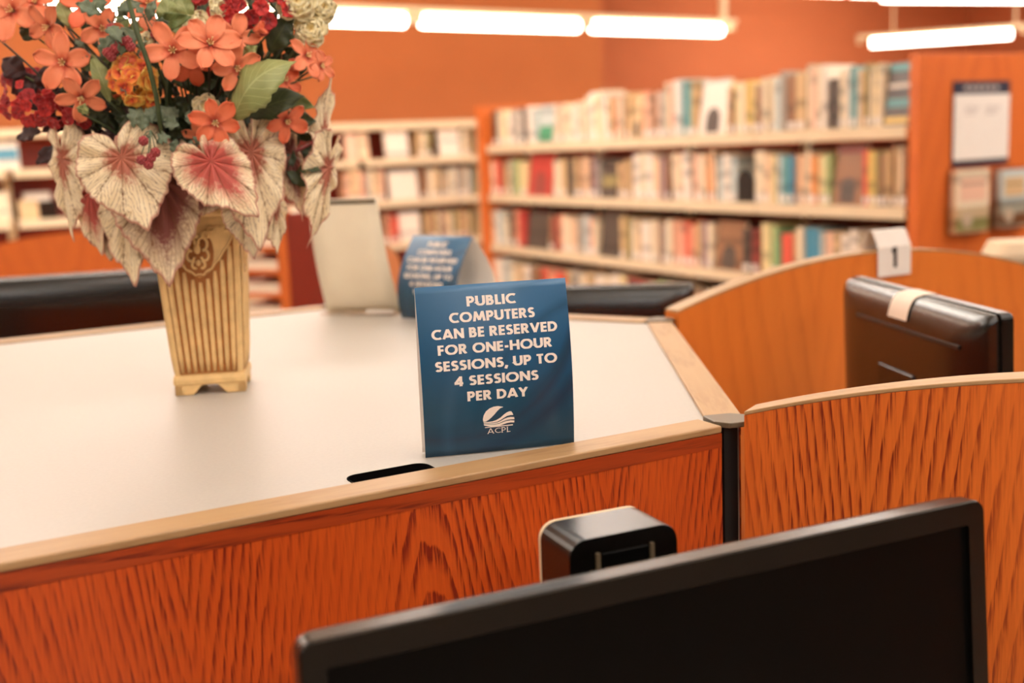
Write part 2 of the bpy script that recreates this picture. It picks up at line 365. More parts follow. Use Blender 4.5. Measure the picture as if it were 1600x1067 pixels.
# slot in the worktop at the front rail, notched into the outline between F side and A side
sl0, sl1 = atz(545, 752, WT), atz(682, 733, WT)
e_front = u_
i0, i1 = ins[0], ins[1]
def onedge(p): return i1 + u_*((p-i1).dot(u_))
q0, q1 = onedge(sl0)-u_*.0, onedge(sl1)
dep = .034; nn = v_
def slotpath(qa, qb, inward, dep, n=6):
    e = (qb-qa).normalized(); r = min(.012, dep*.98); out = [qa.copy(), qa+inward*(dep-r)]
    for k in range(1, n+1): a = pi/2*k/n; out.append(qa + e*(r-r*cos(a)) + inward*(dep-r+r*sin(a)))
    for k in range(0, n): a = pi/2*(n-k)/n; out.append(qb - e*(r-r*cos(a)) + inward*(dep-r+r*sin(a)))
    out.append(qb+inward*(dep-r)); out.append(qb.copy()); return out
poly = [ins[0]] + slotpath(q1, q0, nn, dep) + ins[1:]
# similar slot on the rear-left edge
j3, j4 = ins[3], ins[4]
mid = (j3+j4)/2; ee = (j4-j3).normalized(); inn = V((ee.y, -ee.x, 0)); inn = inn if inn.dot(ctr-mid) > 0 else -inn
ix = poly.index(j3)
poly = poly[:ix+1] + slotpath(mid+ee*.02, mid+ee*.16, inn, .022) + poly[ix+1:]
wt = MB().prism([(p.x, -p.y) for p in poly], 0, .028, Matrix(((1, 0, 0, 0), (0, 0, -1, 0), (0, -1, 0, WT), (0, 0, 0, 1))))
pod = empty('workstation_pod', (ctr.x, ctr.y, 0)); 
tag(pod, 'six-sided oak computer workstation core with pale speckled top and light wood rails', 'workstation')
def childof(o, p): o.parent = p; o.matrix_parent_inverse = Matrix.Translation(-V(p.location)); return o
o = wt.build('worktop', M['worktop']); childof(o, pod)

def liner(qa, qb, inward, dep):
    P = [p+(-inward)*0 for p in slotpath(qa, qb, inward, dep)]; c = (qa+qb)/2+inward*dep/2; off = -V(pod.location); vs = []
    for p in P: q = p+(c-p).normalized()*.0008; vs += [V((q.x, q.y, WT-.03))+off, V((q.x, q.y, WT+.0008))+off]
    return MB().add(vs, [(2*i, 2*i+1, 2*i+3, 2*i+2) for i in range(len(P)-1)]).build('cable_grommet', M['darkhole'], pod, solid=.0014)
liner(q1, q0, nn, dep); liner(mid+ee*.02, mid+ee*.16, inn, .022)
f0 = frame(q0-u_*.01, u_); o = MB().box(0, (q1-q0).length+.02, 0, .05, WT-.075, WT-.0285).build('slot_shade_block', M['darkhole']); o.matrix_world = f0; o.parent = pod; o.matrix_parent_inverse = Matrix.Translation(-V(pod.location))  # added black block that keeps the slot dark, standing in for shade inside
names = ['front', 'left', 'leftback', 'backleft', 'backright', 'right']
for i in range(6):
    a, b = order[i], order[(i+1) % 6]
    e = (a-b).normalized(); 
    # x axis from b to a so that outward is -y
    nrm = V((e.y, -e.x, 0))
    if nrm.dot(ctr-(a+b)/2) > 0: e = -e; a, b = b, a
    Ln = (a-b).length; fr = frame(b, e)
    g = .020
    p = MB().box(g, Ln-g, -W2+.0005, W2-.0035, .03, RT-.022).build('oak_panel', M['oak'], None); p.matrix_world = fr; p.parent = pod; p.matrix_parent_inverse = Matrix.Translation(-V(pod.location))
    p = MB().box(g, Ln-g, -W2, W2-.003, RT-.022, RT-.0075).build('edge_band', M['railedge'], None); p.matrix_world = fr; p.parent = pod; p.matrix_parent_inverse = Matrix.Translation(-V(pod.location)); p['label'] = 'dark oak edge band under the light rail'
    p = MB().box(g, Ln-g, -W2-.0006, W2, RT-.0074, RT).build('top_rail', M['rail'], None, bevel=.0018); p.matrix_world = fr; p.parent = pod; p.matrix_parent_inverse = Matrix.Translation(-V(pod.location)); p['label'] = 'light maple rail along the worktop edge'
for K in order:
    rd = (K-ctr).normalized(); fr = frame(K, rd)
    o = MB().tube([(0, 0, .02), (0, 0, RT-.004)], .0145, 6).build('corner_post', M['post'], None); o.matrix_world = fr; o.parent = pod; o.matrix_parent_inverse = Matrix.Translation(-V(pod.location))
    # cap: kite-shaped plate
    kite = [(-.024, -.001), (-.024, .001), (-.004, .020), (.013, .021), (.024, .010), (.024, -.010), (.013, -.021), (-.004, -.020)]
    o = MB().prism([(x, -y) for x, y in kite], 0, .0055, Matrix(((1, 0, 0, 0), (0, 0, -1, 0), (0, -1, 0, RT+.0018), (0, 0, 0, 1)))).build('post_cap', M['cap'], None, bevel=.0012)
    o.matrix_world = fr; o.parent = pod; o.matrix_parent_inverse = Matrix.Translation(-V(pod.location)); o['label'] = 'grey plastic cap on the corner post'
# arched dividers
def arc_z(t): return 1.2 + .075*max(0, 1-((t-.45)/.47)**2) if t < .9 else max(.74, 1.2033-(t-.9)*1.2)
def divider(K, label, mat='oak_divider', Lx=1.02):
    rd = (K-ctr).normalized(); fr = frame(K, rd)
    root = empty('arched_divider', K+rd*.5); tag(root, label, 'divider', 'arched oak dividers of the workstation')
    ts = [.026+(Lx-.026)*i/60 for i in range(61)]
    th = .0165
    pl = [(ts[0], .03)] + [(t, arc_z(t)-.004) for t in ts] + [(Lx, .03)]
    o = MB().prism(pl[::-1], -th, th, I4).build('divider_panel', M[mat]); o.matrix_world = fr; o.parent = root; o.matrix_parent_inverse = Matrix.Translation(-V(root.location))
    b = MB(); vs = []; fs = []
    for t in ts:
        z = arc_z(t); vs += [(t, -th-.0006, z-.004), (t, th+.0006, z-.004), (t, th+.0006, z), (t, -th-.0006, z)]
    for i in range(len(ts)-1):
        for k in range(4): fs.append((i*4+k, i*4+(k+1) % 4, i*4+4+(k+1) % 4, i*4+4+k))
    fs += [(3, 2, 1, 0), tuple(len(vs)-4+k for k in range(4))]
    b.add(vs, fs); o = b.build('top_edging', M['rail'], bevel=.001); o.matrix_world = fr; o.parent = root; o.matrix_parent_inverse = Matrix.Translation(-V(root.location)); o['label'] = 'light wood edging along the arched top'
    return root
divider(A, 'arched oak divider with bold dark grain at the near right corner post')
divider(B, 'arched oak divider behind the right monitor with number card on top', 'oak_soft')
divider(Cc, 'arched oak divider at the far corner behind the cream sign holder', 'oak_soft')
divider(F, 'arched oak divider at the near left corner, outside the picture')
# desks between the dividers
def desk(P, Q, label):
    e = (Q-P).normalized(); n = V((e.y, -e.x, 0)); n = n if n.dot((P+Q)/2-ctr) > 0 else -n
    mP = (P-ctr).normalized(); mQ = (Q-ctr).normalized()
    po = [P+n*.022+e*.03, Q+n*.022-e*.03, Q+mQ*.85-e*.03, P+mP*.85+e*.03]
    root = MB().prism([(p.x, -p.y) for p in po], 0, .03, Matrix(((1, 0, 0, 0), (0, 0, -1, 0), (0, -1, 0, .745), (0, 0, 0, 1)))).build('desk_surface', M['worktop'])
    tag(root, label, 'desk', 'desk surfaces between the dividers')
desk(A, F, 'pale desk surface under the near monitor, between the two near dividers')
desk(A, B, 'pale desk surface under the right monitor, between right dividers')
desk(B, Cc, 'pale desk surface under the monitor behind the front sign')
desk(Cc, D, 'pale desk surface under the monitor behind the vase')

# ---------------------------------------------------------------- monitors
def rrect(w, h, r, n=5):
    P = []
    for cx, cy, a0 in ((w/2-r, h/2-r, 0), (-w/2+r, h/2-r, 90), (-w/2+r, -h/2+r, 180), (w/2-r, -h/2+r, 270)):
        for k in range(n+1): a = radians(a0+90*k/n); P.append((cx+r*cos(a), cy+r*sin(a)))
    return P
def loft(mb, rings, caps=True, mi=0):
    n = len(rings[0]); o = [p for r in rings for p in r]
    fs = [(i*n+k, i*n+(k+1) % n, (i+1)*n+(k+1) % n, (i+1)*n+k) for i in range(len(rings)-1) for k in range(n)]
    if caps: fs += [tuple(range(n))[::-1], tuple((len(rings)-1)*n+k for k in range(n))]
    return mb.add(o, fs, mi=mi)
def monitor(label, ctop, xdir, w, h, tilt, colz, colback=.11, group='black flat monitors of the workstation', tape=False, colw=.085):
    # local: x along width, -y is the screen side, z up; origin at the desk under the column
    x = V(xdir).normalized(); y = z_.cross(x)
    root = empty('computer_monitor', (0, 0, 0)); root.rotation_euler.z = atan2(x.y, x.x)
    foot = V((ctop.x, ctop.y, .745)) + y*colback; root.location = foot
    tag(root, label, 'monitor', group)
    T = Matrix.Translation((0, -colback, ctop.z-.745)) @ Matrix.Rotation(radians(-tilt), 4, 'X') @ Matrix.Translation((0, 0, -h/2))
    def ring(ww, hh, r, yy, dz=0): return [T @ V((px, yy, pz+dz)) for px, pz in rrect(ww, hh, r)]
    b = MB(); bz = .016
    loft(b, [ring(w-.002, h-.002, .009, .0), ring(w, h, .010, .002), ring(w, h, .010, .016)], False)
    inner = ring(w-2*bz, h-2*bz-.004, .003, .0, .0); rec = ring(w-2*bz, h-2*bz-.004, .003, .004, .0)
    n = len(inner); outer = ring(w-.002, h-.002, .009, .0)
    b.add(outer+inner+rec, [(k, (k+1) % n, n+(k+1) % n, n+k) for k in range(n)] + [(n+k, n+(k+1) % n, 2*n+(k+1) % n, 2*n+k) for k in range(n)])
    b.build('bezel', M['blackrough'], root, smooth=False)
    b = MB(); b.add(rec, [tuple(range(n))]); b.build('screen', M['screen'], root)
    b = MB()
    rg = [ring(w-.003, h-.003, .010, .0162), ring(w-.003, h-.003, .010, .0225)]
    for k in range(1, 12):
        t = k/11; rg.append(ring(w-.003-.20*t**1.8, h-.003-.15*t**1.8, .010+.03*t, .0225+.026*sin(t*pi/2)**.8))
    loft(b, rg)
    b.build('back_shell', M['black'], root, smooth=True)
    b = MB(); b.box(-w*.39, w*.30, .036, .0482, h/2-.050, h/2-.045, M4=T); b.build('vent_slot', M['post'], root)
    b = MB(); b.box(-.055, .055, .0488, .0515, -.055, .05, M4=T); b.build('mount_plate', M['blackrough'], root, bevel=.002)
    if tape:
        def tp(a_, t_):
            x_ = -.030+.058*a_
            if t_ < .4: return T @ V((x_, .001+.022*t_/.4, h/2+.0006))
            q = (t_-.4)/.6*.034; tt = min(1, max(0, q/.075)**(1/1.8)); return T @ V((x_, .0235+.026*sin(tt*pi/2)**.8+.0008, h/2-q))
        b = MB(); b.grid(tp, 2, 14); o = b.build('tape_tab', M['tape'], root); o['label'] = 'pale strip of tape over the top edge'
    b = MB(); b.tube([T @ V((0, .05, 0)), T @ V((0, .07, -.0)), V((0, -.012, min(colz-.745-.05, ctop.z-.745-h/2)))], [.03, .024, .03], 12); b.build('mount_arm', M['blackrough'], root)
    H = colz-.745
    b = MB()
    def cr(z, ww, dd, r): return [V((px, py, z)) for px, py in rrect(ww, dd, r)]
    loft(b, [cr(.012, colw, .055, .006), cr(H, colw, .055, .006)])
    o = b.build('stand_column', M['blackrough'], root, bevel=.0)
    # shape the column head: rounded in the x-z plane
    me = o.data; me.clear_geometry()
    head = [(-colw/2, .012), (colw/2, .012)]
    r = .014
    for cx, a0 in ((colw/2-r, 0), (-colw/2+r, 90)):
        for k in range(7): a = radians(a0+90*k/6); head.append((cx+r*cos(a), H-r+r*sin(a)))
    mb = MB().prism(head, -.028, .022, I4); me.from_pydata([tuple(p) for p in mb.v], [], mb.f); me.update()
    import bmesh
    bm = bmesh.new(); bm.from_mesh(me); bmesh.ops.recalc_face_normals(bm, faces=bm.faces); bm.to_mesh(me); bm.free()
    md = o.modifiers.new('Bevel', 'BEVEL'); md.width = .0025; md.segments = 3; md.limit_method = 'ANGLE'; md.angle_limit = radians(40)
    mb = MB(); loft(mb, [[V((px, -yy, pz)) for px, pz in [(q[0], q[1]) for q in head]] for yy in (-.0225, -.0262)]); o2 = mb.build('column_back_trim', M['lamp_metal'], root, bevel=.001); o2['label'] = 'pale trim around the back of the column'
    mb = MB(); mb.box(-.019, .0205, -.0295, -.0275, .05, H-.013).build('column_slide', M['screen'], root, bevel=.001)
    mb = MB()
    for xx in (-.023, .023): mb.box(xx-.0015, xx+.0015, -.0305, -.0275, .05, H-.012)
    mb.build('slide_rail', M['cap'], root)
    mb = MB().box(-.12, .12, -.12, .09, 0, .012); mb.build('stand_base', M['blackrough'], root, bevel=.004)
    return root
# nearest monitor, screen towards the viewer
l = atz(464, 1008, 1.2); r = atz(1538, 779, 1.2)
xd = (r-l).normalized()
c0 = (l+r)/2; print('near monitor width', (r-l).length)
mon = monitor('large black monitor nearest the viewer, screen side facing the camera', V((c0.x, c0.y, 1.2)), xd, (r-l).length, .335, 4, 1.195, colback=.115, colw=.092)
# right monitor, back towards the centre of the pod
ZR = 1.255; l = atz(1593, 491, ZR); r = atz(1341, 429, ZR); print('right mon', (r-l).length, l, r)
xd = (l-r).normalized(); c0 = (l+r)/2; xd2 = -xd if z_.cross(xd).dot(ctr-c0) < 0 else xd
monitor('black monitor in the right bay, back towards the worktop, tape on top', V((c0.x, c0.y, ZR)), xd2, (r-l).length*.95, .315, 2, 1.03, colback=.12, tape=True)
# monitor behind the front sign
l = atz(790, 446, 1.21); r = atz(1085, 441, 1.21); xd = (r-l).normalized(); c0 = r-xd*.27; xd2 = -xd if z_.cross(xd).dot(ctr-c0) < 0 else xd
monitor('black monitor seen from behind just beyond the front blue sign', V((c0.x, c0.y, 1.21)), xd2, .54, .335, 2, 1.05, colback=.10)
# monitor behind the vase
l = atz(-60, 437, 1.275); r = atz(262, 417, 1.275); xd = (r-l).normalized(); c0 = r-xd*.24; xd2 = -xd if z_.cross(xd).dot(ctr-c0) < 0 else xd
monitor('black monitor seen from behind to the left of the vase', V((c0.x, c0.y, 1.275)), xd2, .56, .335, 2, 1.1, colback=.10)

# ---------------------------------------------------------------- lettering
def arcp(cx, cy, rx, ry, a0, a1, n=12): return [(cx+rx*cos(radians(a0+(a1-a0)*k/n)), cy+ry*sin(radians(a0+(a1-a0)*k/n))) for k in range(n+1)]
GL = {
 'P': (.60, [[(.1, 0), (.1, 1)], [(.1, .91), (.29, .91)]+arcp(.29, .675, .2, .235, 90, -90, 8)+[(.1, .44)]]),
 'U': (.74, [[(.1, 1), (.1, .36)]+arcp(.37, .36, .27, .27, 180, 360, 10)+[(.64, 1)]]),
 'B': (.62, [[(.1, 0), (.1, 1)], [(.1, .91), (.27, .91)]+arcp(.27, .725, .16, .185, 90, -90, 8)+[(.1, .54)], [(.1, .54), (.29, .54)]+arcp(.29, .315, .2, .225, 90, -90, 8)+[(.1, .09)]]),
 'L': (.46, [[(.1, 0), (.1, 1)], [(.1, .09), (.46, .09)]]),
 'I': (.20, [[(.1, 0), (.1, 1)]]),
 'C': (.78, [arcp(.5, .5, .40, .42, 52, 308, 18)]),
 'O': (1.0, [arcp(.5, .5, .40, .42, 0, 360, 28)]),
 'M': (1.02, [[(.09, 0), (.23, 1)], [(.22, .96), (.51, .12)], [(.51, .12), (.80, .96)], [(.79, 1), (.93, 0)]]),
 'T': (.54, [[(.27, 0), (.27, 1)], [(0, .91), (.54, .91)]]),
 'E': (.50, [[(.1, 0), (.1, 1)], [(.1, .91), (.49, .91)], [(.1, .5), (.47, .5)], [(.1, .09), (.49, .09)]]),
 'F': (.48, [[(.1, 0), (.1, 1)], [(.1, .91), (.47, .91)], [(.1, .5), (.45, .5)]]),
 'R': (.66, [[(.1, 0), (.1, 1)], [(.1, .91), (.29, .91)]+arcp(.29, .69, .19, .22, 90, -90, 8)+[(.1, .47)], [(.27, .5), (.56, 0)]]),
 'S': (.56, [arcp(.29, .715, .17, .195, 25, 265, 12)+arcp(.27, .305, .19, .215, 85, -150, 12)]),
 'A': (.84, [[(.08, 0), (.42, 1)], [(.42, 1), (.76, 0)], [(.22, .27), (.62, .27)]]),
 'N': (.78, [[(.1, 0), (.1, 1)], [(.68, 0), (.68, 1)], [(.11, .93), (.67, .07)]]),
 'V': (.78, [[(.08, 1), (.39, .04)], [(.39, .04), (.70, 1)]]),
 'D': (.76, [[(.1, 0), (.1, 1)], [(.1, .91), (.28, .91)]+arcp(.28, .5, .38, .41, 90, -90, 12)+[(.1, .09)]]),
 'H': (.76, [[(.1, 0), (.1, 1)], [(.66, 0), (.66, 1)], [(.1, .5), (.66, .5)]]),
 'Y': (.74, [[(.07, 1), (.37, .45)], [(.67, 1), (.37, .45)], [(.37, .5), (.37, 0)]]),
 '4': (.68, [[(.48, 0), (.48, 1)], [(.5, .95), (.07, .30)], [(0, .29), (.66, .29)]]),
 '-': (.36, [[(.03, .40), (.33, .40)]]), ',': (.24, [[(.16, .14), (.05, -.2)]]), ' ': (.26, []),
 '1': (.5, [[(.3, 0), (.3, 1)], [(.32, .94), (.06, .78)]]),
}
def ribbon(pts, w, closed=False):
    P = [V((x, y, 0)) for x, y in pts]; n = len(P); vs = []
    for i in range(n):
        a = P[i]-P[i-1] if i > 0 else P[1]-P[0]; b = P[i+1]-P[i] if i < n-1 else P[-1]-P[-2]
        if i == 0 and (P[0]-P[-1]).length < 1e-6: a = P[-1]-P[-2]
        if i == n-1 and (P[0]-P[-1]).length < 1e-6: b = P[1]-P[0]
        a.normalize(); b.normalize(); t = (a+b).normalized(); nr = V((-t.y, t.x, 0)); k = 1/max(.5, nr.dot(V((-a.y, a.x, 0))))
        vs += [P[i]+nr*w/2*k, P[i]-nr*w/2*k]
    return vs, [(2*i, 2*i+1, 2*i+3, 2*i+2) for i in range(n-1)]
def text_geo(txt, w=.2, gap=.09, serif=False):
    x = 0; vs = []; fs = []
    for ch in txt:
        adv, st = GL[ch]
        for s_ in st:
            pts = s_
            if len(pts) == 2:                                 # split so that it can follow a curved card
                (a, b), (c, d) = pts; pts = [(a+(c-a)*k/4, b+(d-b)*k/4) for k in range(5)]
            a, f = ribbon(pts, w); o = len(vs)
            vs += [V((p.x+x, min(1.0, max(p.y, -.25 if ch == ',' else 0)), 0)) for p in a]; fs += [tuple(o+i for i in q) for q in f]
        if serif:
            for s_ in st:
                if len(s_) == 2 and abs(s_[0][1]-s_[1][1]) > .8:
                    for p in s_:
                        if (ch == 'A' and p[1] > .5): continue
                        a, f = ribbon([(p[0]-.11, min(.98, max(.02, p[1]))), (p[0]+.11, min(.98, max(.02, p[1])))], .045); o = len(vs)
                        vs += [V((q.x+x, q.y, 0)) for q in a]; fs += [tuple(o+i for i in q) for q in f]
        x += adv+gap
    return vs, fs, x-gap
LOGO = [
 [(290, 540), (283, 490), (300, 410), (350, 320), (430, 255), (520, 222), (610, 213), (715, 235), (708, 246), (650, 265), (590, 320), (530, 390), (460, 460), (400, 510), (345, 540)],
 [(293, 548), (380, 553), (480, 545), (560, 520), (650, 470), (730, 400), (790, 360), (840, 340), (880, 342), (905, 380), (922, 425), (860, 425), (790, 440), (720, 480), (650, 525), (580, 558), (500, 572), (400, 576), (298, 566)],
 [(298, 578), (400, 586), (500, 584), (590, 570), (660, 540), (730, 500), (800, 475), (870, 465), (937, 472), (943, 520), (860, 520), (790, 528), (700, 556), (620, 590), (520, 606), (400, 604), (300, 592)],
 [(296, 602), (400, 614), (520, 616), (620, 602), (700, 572), (780, 548), (860, 540), (940, 548), (936, 592), (860, 588), (780, 598), (700, 625), (620, 652), (560, 668), (480, 668), (370, 645), (305, 625)],
 [(320, 668), (905, 630), (906, 655), (320, 683)]]
LINES = [('PUBLIC', .33, .654, .098), ('COMPUTERS', .208, .772, .187), ('CAN BE RESERVED', .085, .915, .277), ('FOR ONE-HOUR', .118, .873, .368), ('SESSIONS, UP TO', .093, .90, .462), ('4 SESSIONS', .212, .768, .556), ('PER DAY', .292, .692, .650)]
def tent_card(label, base_l, e, w, h, back, bulge, spread, bulge2):
    # loop of card: printed front leg, fold at the top, plain back leg
    e = V(e).normalized(); bk = z_.cross(e)                   # pointing away from the reader
    root = empty('table_tent_sign', base_l+e*w/2); tag(root, label, 'sign', 'blue table tent signs on the worktop')
    off = -V(root.location)
    def prof(t):                                              # t 0 top .. 1 bottom, returns (d, z)
        k = 1-t; return (back*k**1.6 - bulge*sin(pi*min(1, k*1.0))*1.0, h*(k if h < .15 else k))
    def prof2(t):
        k = 1-t; d = spread + (back-spread)*k**1.5 + bulge2*sin(pi*k); return (d, h*k)
    def P(s, t, lift=0, pf=prof):
        d, z = pf(t); d2, z2 = pf(min(1, t+.01)); d1, z1 = pf(max(0, t-.01))
        tg = V((0, 0, 0)) + bk*(d2-d1) + z_*(z2-z1); n = tg.cross(e).normalized()
        if n.dot(bk) > 0: n = -n
        return base_l + e*(s*w) + bk*d + z_*(z+.0012) + n*lift + off
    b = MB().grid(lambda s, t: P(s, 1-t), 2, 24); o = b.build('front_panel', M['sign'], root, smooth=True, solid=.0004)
    b = MB().grid(lambda s, t: P(s, t, pf=prof2), 2, 24); o = b.build('back_panel', M['paper'], root, smooth=True, solid=.0004); o['label'] = 'plain white back leg of the card'
    b = MB(); cap = .058
    for txt, s0, s1, tc in LINES:
        vs, fs, W = text_geo(txt, .23); sx = (s1-s0)/W
        b.add([P(s0+p.x*sx, tc+cap/2-p.y*cap, .0006) for p in vs], fs)
    o = b.build('lettering', M['signwhite'], root); o['label'] = 'white bold capital lettering'
    b = MB()
    def lg(x, y):
        y = y+.045*(x-600); return (.385+(x-280)/(942-280)*.211, .722+(y-210)/(670-210)*.128)
    for poly in LOGO:
        vs = [P(*lg(x, y), .0006) for x, y in poly]
        tr = tessellate_polygon([[V((x, y, 0)) for x, y in poly]]); b.add(vs, [tuple(t) for t in tr])
    vs, fs, W = text_geo('ACPL', .10, .04, True)
    b.add([P(.412+p.x/W*.155, .888-p.y*.033, .0006) for p in vs], fs)
    o = b.build('logo', M['signwhite'], root); o['label'] = 'white round wave emblem over small initials'
    return root
l = atz(665, 717, WT); yy_ = 704
while atz(897, yy_, WT).dot(v_) < .9145: yy_ -= .5
r = atz(897, yy_, WT)
print('sign', l, r, (r-l).length, 'v', l.dot(v_), r.dot(v_))
tent_card('blue printed card sign with sharp white lettering standing at the front rail', l, r-l, (r-l).length, .159, .012, .006, .020, .002)
l = atz(628, 498, WT); th = radians(-40)
tent_card('second blue card sign, blurred, bowed open, standing behind the front sign', l, (cos(th), sin(th), 0), .138, .140, .040, .016, .075, .026)

# cream slanted sign holder, seen from its back
bl = atz(512, 489, WT); br = atz(627, 489, WT); e = (br-bl).normalized(); bk = -z_.cross(e)   # towards camera
if bk.y > 0: bk = -bk
w = (br-bl).length
root = empty('slanted_sign_holder', (bl+br)/2); tag(root, 'plain cream slanted sign holder seen from behind, left of second blue sign', 'sign holder')
off = -V(root.location)
def hp(s, t, lift=0):
    return bl + e*(w*(s*(1-.10*t)+.0*t)) + bk*(.045*t+.012*sin(pi*t)) + z_*(.205*t+.004) + off + bk*lift
MB().grid(hp, 4, 16).build('slanted_panel', M['cream'], root, smooth=True, solid=.003)
MB().grid(lambda s, t: hp(.05+s*.93, .955+t*.035, .0025), 2, 2).build('grey_strip', M['cap'], root, solid=.0006)
fr = frame(bl+off, e)
o = MB().box(-.002, w+.004, -.030, .055, .0005, .0035).build('base_plate', M['acrylic'], root, bevel=.001); o.matrix_local = fr; o['label'] = 'thin clear base plate'
o = MB().box(w*.62, w*.99, -.032, -.024, .003, .010).build('front_lip', M['paper'], root, bevel=.002); o.matrix_local = fr

# number card over the divider
rdB = (B-ctr).normalized(); nB = V((rdB.y, -rdB.x, 0)); nB = nB if nB.y < 0 else -nB
root = empty('number_card', B+rdB*.505+z_*1.24); tag(root, 'white folded card with black figure 1 hung over the arched divider', 'number card')
off = -V(root.location); fr = frame(B+rdB*.46+off, rdB)
sgn = -1 if fr.to_3x3().col[1].dot(nB) > 0 else 1
pr = [(-.0205, 1.228), (-.0200, 1.280), (-.006, 1.309), (.006, 1.309), (.0200, 1.280), (.0205, 1.228)]
b = MB()
vs = [fr @ V((x, y, z)) for y, z in pr for x in (0, .081)]
b.add(vs, [(2*i, 2*i+1, 2*i+3, 2*i+2) for i in range(len(pr)-1)]); b.build('folded_card', M['paper'], root, solid=.0006)
vs, fs, W = text_geo('1', .26)
yy = -.0213*sgn if fr.to_3x3().col[1].dot(nB) < 0 else .0213
side = 1 if fr.to_3x3().col[1].dot(nB) > 0 else -1
def onc(p):
    k = 1.243+p.y*.036; yv = .0205-(k-1.228)/.052*.0005; xx = .032+p.x*.032
    return fr @ V((xx, side*(yv+.0012), k))
b = MB(); b.add([onc(p) for p in vs], fs); b.build('figure_one', M['blackink'], root)

# ---------------------------------------------------------------- vase
vl = atz(272, 620, WT); vr = atz(386, 612, WT); ex = (vr-vl).normalized(); ey = z_.cross(ex); wv = (vr-vl).length
vc = (vl+vr)/2 + ey*wv/2
VZ = .222
vase = empty('flower_vase', V((vc.x, vc.y, WT+.0004))); vase.rotation_euler.z = atan2(ex.y, ex.x)
tag(vase, 'square tapered ivory vase with fluted sides and carved scrollwork on the worktop', 'vase')
hb, ht = wv/2-.0008, wv/2+.0095
def hw(z): return hb+(ht-hb)*(z-.018)/(VZ-.018)
b = MB()
def sq(h_, z, r=.004): return [V((x, y, z)) for x, y in rrect(2*h_, 2*h_, r, 3)]
loft(b, [sq(hb-.002, .018), sq(hw(.03)-.002, .03), sq(hw(VZ-.02)-.002, VZ-.02), sq(ht-.002, VZ), sq(ht-.008, VZ), sq(ht-.012, VZ-.05)], True)
b.build('vase_body', M['vase'], vase)
b = MB(); loft(b, [sq(hb-.0005, .012), sq(hb+.0008, .014), sq(hb+.0008, .019), sq(hb-.0005, .024)]); b.build('base_molding', M['vase'], vase)
for sx in (-1, 1):
    for sy in (-1, 1):
        # bracket foot with a scooped inner side
        pl = [(0, 0), (.022, 0), (.026, .004), (.032, .0105), (.036, .0125), (0, .0125)]
        b = MB(); b.prism([(x, z) for x, z in pl], 0, .010, I4).prism([(x, z) for x, z in pl], 0, .010, Matrix(((0, 1, 0, 0), (1, 0, 0, 0), (0, 0, 1, 0), (0, 0, 0, 1))))
        o = b.build('bracket_foot', M['vase'], vase, bevel=.001); o.scale = (sx*-1, sy*-1, 1); o.location = (sx*(hb-.0006), sy*(hb-.0006), 0)
b = MB(); loft(b, [sq(ht+.001, VZ-.004), sq(ht+.0035, VZ), sq(ht+.0035, VZ+.004), sq(ht-.006, VZ+.0045), sq(ht-.009, VZ-.004)], False); b.build('rim_molding', M['vase'], vase)
for fi in range(4):
    R4 = Matrix.Rotation(fi*pi/2, 4, 'Z')
    def top(x): return .145 + .052*abs(x)**1.7                # scooped top line of the flutes
    # brown washed recess
    b = MB()
    def rec(s, t):
        x = -1+2*s; z = .026+(top(x)-.026)*t; return R4 @ V((x*(hw(z)-.009), -(hw(z)-.0012), z))
    b.grid(rec, 16, 4).build('flute_recess', M['vasebrown'], vase)
    b = MB(); n = 9
    for k in range(n):
        xc = -1+2*(k+.5)/n; pts = []; rad = []
        for j in range(9):
            z = .028+(top(xc)-.034)*j/8; pts.append(R4 @ V((xc*(hw(z)-.009), -(hw(z)-.0022), z))); rad.append((hw(z)-.009)/n*(.80 if 0 < j < 8 else .5))
        b.tube(pts, rad, 8)
    b.build('fluting', M['vase'], vase, smooth=True)
    b = MB(); pts = []
    for k in range(37):
        x = -1+2*k/36; z = top(x)+.0022+.002*abs(sin(k*pi/4)); pts.append(R4 @ V((x*(hw(z)-.006), -(hw(z)-.001), z)))
    b.tube(pts, .0016, 6).build('scalloped_border', M['vase'], vase, smooth=True)
    b = MB()
    def fp(x, z, d=0): return R4 @ V((x, -(hw(z)+.0002+d), z))
    for sx in (-1, 1):
        for (cx, cz, r0, t0, t1) in ((.006, .187, .0075, -90, 200), (.0075, .171, .0065, 100, -170), (.004, .160, .0045, 90, -120), (.012, .196, .005, 200, -60)):
            b.tube([fp(sx*(cx+r0*(1-.5*k/14)*cos(radians(t0+(t1-t0)*k/14))), cz+1.25*r0*(1-.5*k/14)*sin(radians(t0+(t1-t0)*k/14))) for k in range(15)], .0017, 6)
        for k in range(5):
            cx = .018+.006*k; b.tube([fp(sx*(cx+.004*cos(radians(q))), .203+.003*sin(radians(q*1.0+k*60))) for q in range(0, 361, 40)], .0012, 5)
    b.sphere(fp(0, .180), .0042, sc=(1, .6, 1.5)); b.sphere(fp(0, .163), .003, sc=(1, .6, 1.3)); b.sphere(fp(0, .196), .003, sc=(1, .6, 1.2))
    w_ = MB().prism([(.019*cos(radians(q)), .176+.030*sin(radians(q))) for q in range(0, 360, 20)], -(hw(.176)-.0012), -(hw(.176)-.004), R4); w_.build('scroll_recess', M['vasebrown'], vase)
    b.build('carved_scrollwork', M['vase'], vase, smooth=True)
b = MB(); b.add(sq(ht-.0105, VZ-.02), [tuple(range(len(sq(1, 1))))]); b.build('foam_fill', M['darkstem'], vase)

